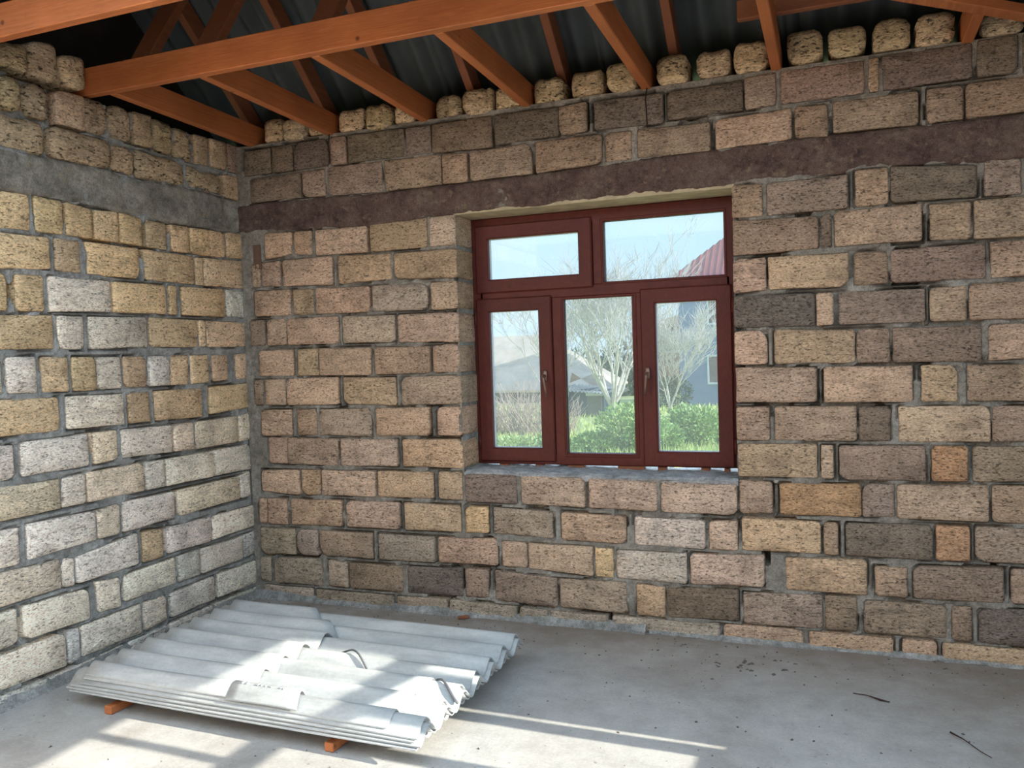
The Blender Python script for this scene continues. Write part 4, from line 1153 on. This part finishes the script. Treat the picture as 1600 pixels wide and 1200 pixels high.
# leafy bushes
def bush(name, blobs, n, ls, label, leafm, seed, cat='bush', group='green bushes under the window'):
    rnd = random.Random(seed)
    cx = sum(b[0] for b in blobs) / len(blobs); cy = sum(b[1] for b in blobs) / len(blobs)
    root = empty(name, (cx, cy, zg(cy)))
    m = MB(); st = MB()
    for bx, by, bz, rx, rz in blobs:
        ox, oy, oz = bx - cx, by - cy, bz - zg(cy)
        for k in range(7):
            an = rnd.uniform(0, 6.28); e = rnd.uniform(0.3, 0.9)
            st.tube([(ox, oy, -0.15 + zg(by) - zg(cy)), (ox + 0.4 * rx * e * math.cos(an), oy + 0.4 * rx * e * math.sin(an), oz * 0.6), (ox + rx * e * math.cos(an), oy + rx * e * math.sin(an), oz + rz * rnd.uniform(0.2, 0.9))], [0.02, 0.012, 0.006], 4, False)
        for k in range(n):
            while True:
                u = Vector((rnd.uniform(-1, 1), rnd.uniform(-1, 1), rnd.uniform(-1, 1)))
                if 0.25 < u.length < 1: break
            p = Vector((ox + u.x * rx, oy + u.y * rx, oz + u.z * rz))
            if p.z < 0.02: p.z = rnd.uniform(0.02, 0.2)
            d = (u.normalized() + Vector((rnd.uniform(-1, 1), rnd.uniform(-1, 1), rnd.uniform(-0.4, 1.2)))).normalized()
            s = d.orthogonal().normalized()
            s = (Matrix.Rotation(rnd.uniform(0, 6.28), 3, d) @ s)
            L = ls * rnd.uniform(0.7, 1.3)
            b = len(m.v)
            mid = p + d * L * 0.5
            m.v += [tuple(p), tuple(mid + s * L * 0.24), tuple(p + d * L), tuple(mid - s * L * 0.24)]
            m.f.append((b, b + 1, b + 2, b + 3))
    tag(st.build('stem', M['brush'], root), kind='stuff')
    tag(m.build('foliage', leafm, root), kind='stuff')
    tag(root, label, cat, group)
bush('green_bush', [(-4.75, 17, -0.45, 0.5, 0.24), (-4.2, 17.3, -0.08, 0.6, 0.48), (-3.75, 17.2, -0.18, 0.5, 0.42), (-3.5, 18, -0.40, 0.4, 0.3)], 1300, 0.095, 'bright green leafy bush seen through the middle pane', M['leaf'], 3)
bush('green_bush', [(-3.2, 18.9, -0.22, 0.45, 0.45), (-2.85, 18.8, -0.22, 0.5, 0.42), (-2.3, 19.5, -0.38, 0.5, 0.36)], 1300, 0.095, 'bright green leafy bush seen through the right sash', M['leaf'], 4)
bush('green_bush', [(-6.6, 17, -0.50, 0.5, 0.18), (-5.9, 17.5, -0.48, 0.4, 0.2)], 800, 0.09, 'low green bush at the foot of the left sash view', M['leaf'], 5)
# dry brushwood
def brushwood(x, y, w, h, seed, label):
    rnd = random.Random(seed)
    m = MB()
    for k in range(420):
        px, py = rnd.uniform(-w, w), rnd.uniform(-0.6, 0.6)
        p = Vector((px, py, -0.1)); d = Vector((rnd.uniform(-0.7, 0.7), rnd.uniform(-0.5, 0.5), 1)).normalized()
        L = h * rnd.uniform(0.5, 1.0) * (1 - 0.4 * abs(px) / w)
        q = p + d * L; d2 = (d + Vector((rnd.uniform(-0.9, 0.9), 0, 0.2))).normalized()
        m.tube([p, q, q + d2 * L * 0.45], [0.010, 0.008, 0.005], 3, False)
    o = m.build('brushwood', M['brush']); o.location = (x, y, zg(y))
    tag(o, label, 'brushwood', kind='stuff')
brushwood(-8.0, 21.5, 1.3, 1.35, 6, 'tangle of dry pinkish brushwood beyond the left sash')

def gable_house(name, x0, x1, y0, y1, z0, ze, hr, wallm, roofm_, label, over=0.35, hip=1.0, ribs=True):
    """walls with a hipped roof; ribs = raised seams of the roof sheets"""
    root = empty(name, ((x0 + x1) / 2, (y0 + y1) / 2, z0))
    L = lambda v: (v[0] - root.location.x, v[1] - root.location.y, v[2] - z0)
    m = MB()
    a = [L(p) for p in ((x0, y0, z0 - 1), (x1, y0, z0 - 1), (x1, y1, z0 - 1), (x0, y1, z0 - 1), (x0, y0, ze), (x1, y0, ze), (x1, y1, ze), (x0, y1, ze))]
    m.add(a, [(0, 1, 5, 4), (1, 2, 6, 5), (2, 3, 7, 6), (3, 0, 4, 7)])
    m.build('wall', wallm, root)
    o = over
    e = [(x0 - o, y0 - o, ze), (x1 + o, y0 - o, ze), (x1 + o, y1 + o, ze), (x0 - o, y1 + o, ze)]
    ym = (y0 + y1) / 2; half = (y1 - y0) / 2 + o
    r0, r1 = (x0 - o + half * hip, ym, ze + hr), (x1 + o - half * hip, ym, ze + hr)
    m = MB()
    m.add([L(p) for p in e + [r0, r1]] + [L((p[0], p[1], p[2] - 0.12)) for p in e], [(0, 1, 5, 4), (1, 2, 5), (2, 3, 4, 5), (3, 0, 4), (6, 7, 1, 0), (7, 8, 2, 1), (8, 9, 3, 2), (9, 6, 0, 3), (9, 8, 7, 6)])
    if ribs:
        k = x0 - o + 0.15
        while k < x1 + o:
            fx = min(1.0, (k - (x0 - o)) / (half * hip), ((x1 + o) - k) / (half * hip))
            if fx > 0.02:
                p = Vector(L((k, y0 - o, ze + 0.03))); q = Vector(L((k, y0 - o + half * fx, ze + 0.03 + hr * fx)))
                m.tube([p, q], 0.035, 4, False)
            k += 0.28
        k = y0 - o + 0.15
        while k < y1 + o:
            fy = min((k - (y0 - o)) / half, ((y1 + o) - k) / half)
            if fy > 0.02:
                p = Vector(L((x0 - o, k, ze + 0.03))); q = Vector(L((x0 - o + half * hip * fy, k, ze + 0.03 + hr * fy)))
                m.tube([p, q], 0.035, 4, False)
            k += 0.28
    m.build('roof', roofm_, root)
    return root
def house_window(root, x0, x1, z0, z1, y, bars=1):
    o = root.location
    m = MB(); ring_mb(m, x0 - o.x, x1 - o.x, z0 - o.z, z1 - o.z, 0.09, y - o.y - 0.06, y - o.y + 0.05, 0.01)
    w = m.build('window', M['white'], root)
    m = MB(); m.box(x0 - o.x + 0.08, x1 - o.x - 0.08, y - o.y - 0.02, y - o.y + 0.01, z0 - o.z + 0.08, z1 - o.z - 0.08)
    m.build('pane', M['win_dark'], w)
h1 = gable_house('house', -6.95, 3.0, 40, 49, -1.5, 4.72, 4.2, M['plaster_blue'], M['roof_red'], '', 0.3, 1.0)
tag(h1, 'tall grey-blue rendered house with a dark red metal roof', 'house')
for x in (-5.62, -2.4, 0.6):
    house_window(h1, x, x + 1.05, 2.45, 4.0, 40)
    house_window(h1, x - 0.04, x + 1.0, -0.35, 1.05, 40)
h2 = gable_house('house', -12.2, -6.0, 60, 67, -2.2, 3.05, 1.4, M['wall_far'], M['roof_brown'], '', 0.5, 1.0, False)
tag(h2, 'distant reddish house with a brown roof beside the tall grey-blue house', 'house')
for x in (-11.5, -9.6): house_window(h2, x, x + 0.9, 1.0, 2.5, 60)
h3 = gable_house('old_house', -27.5, -13.2, 45, 53, -2.2, -0.75, 3.2, M['shed_wall'], M['roof_pale'], '', 0.5, 0.95, False)
tag(h3, 'low old house under a wide pale weathered roof at the left', 'house')
h4 = gable_house('outbuilding', -13.4, -10.8, 39.5, 43.5, -2.0, -0.7, 1.0, M['shed_wall'], M['roof_pale'], '', 0.4, 1.0, False)
tag(h4, 'small dark walled outbuilding beside the pale roofed old house', 'outbuilding')
# garden shed
sx, sy = -9.0, 31.0
root = empty('shed', (sx, sy, zg(sy)))
zb_ = zg(sy)
m = MB(); m.box(-0.72, 0.1, 0, 1.6, -0.5, 1.05); m.box(0.55, 0.70, 0, 1.6, -0.5, 1.0); m.box(0.1, 0.55, 0.3, 1.6, -0.5, 1.0)
m.build('wall', M['shed_wall'], root)
m = MB(); m.cbox(0.02, 0.60, -0.04, 0.02, -0.3, 0.80, 0.01); dr = m.build('door', M['shed_door'], root)
m = MB(); m.cbox(-0.02, 0.66, -0.06, 0.04, 0.80, 0.96, 0.01); m.build('lintel', M['white'], root)
m = MB(); m.cbox(-0.80, -0.68, -0.45, -0.33, -0.5, 1.02, 0.01); m.build('post', M['white'], root)
m = MB(); corr(m, 2.4, 1.9, 0.15, 0.03, 0.008)
rf = m.build('roof', M['sheet'], root); rf.location = (-1.0, -0.55, 1.06); rf.rotation_euler = (0.04, 0.09, 0)
tag(root, 'small grey-blue garden shed with a corrugated roof behind the bushes', 'shed')
# evergreen hedge and far treeline
bush('hedge', [(-7.6 + k * 0.8, 38 + 0.2 * k, -0.6, 0.7, 0.75) for k in range(2)], 700, 0.16, 'dark green hedge at the foot of the grey-blue house', M['hedge'], 15, 'hedge', None)
for k, (x, y, h) in enumerate([(-15.5, 62, 5.0), (-20.0, 66, 4.2), (-15.2, 56, 3.4)]):
    bush('evergreen', [(x, y, h * 0.4 + zg(60), 1.7, h * 0.4), (x + 1.5, y + 0.5, h * 0.3 + zg(60), 1.5, h * 0.33)], 900, 0.32,
         ['tall dull evergreen behind the shed', 'dull evergreen behind the ridge of the pale roof', 'lower evergreen right of the pale roof'][k], M['hedge'], 30 + k, 'tree', 'evergreens far behind')
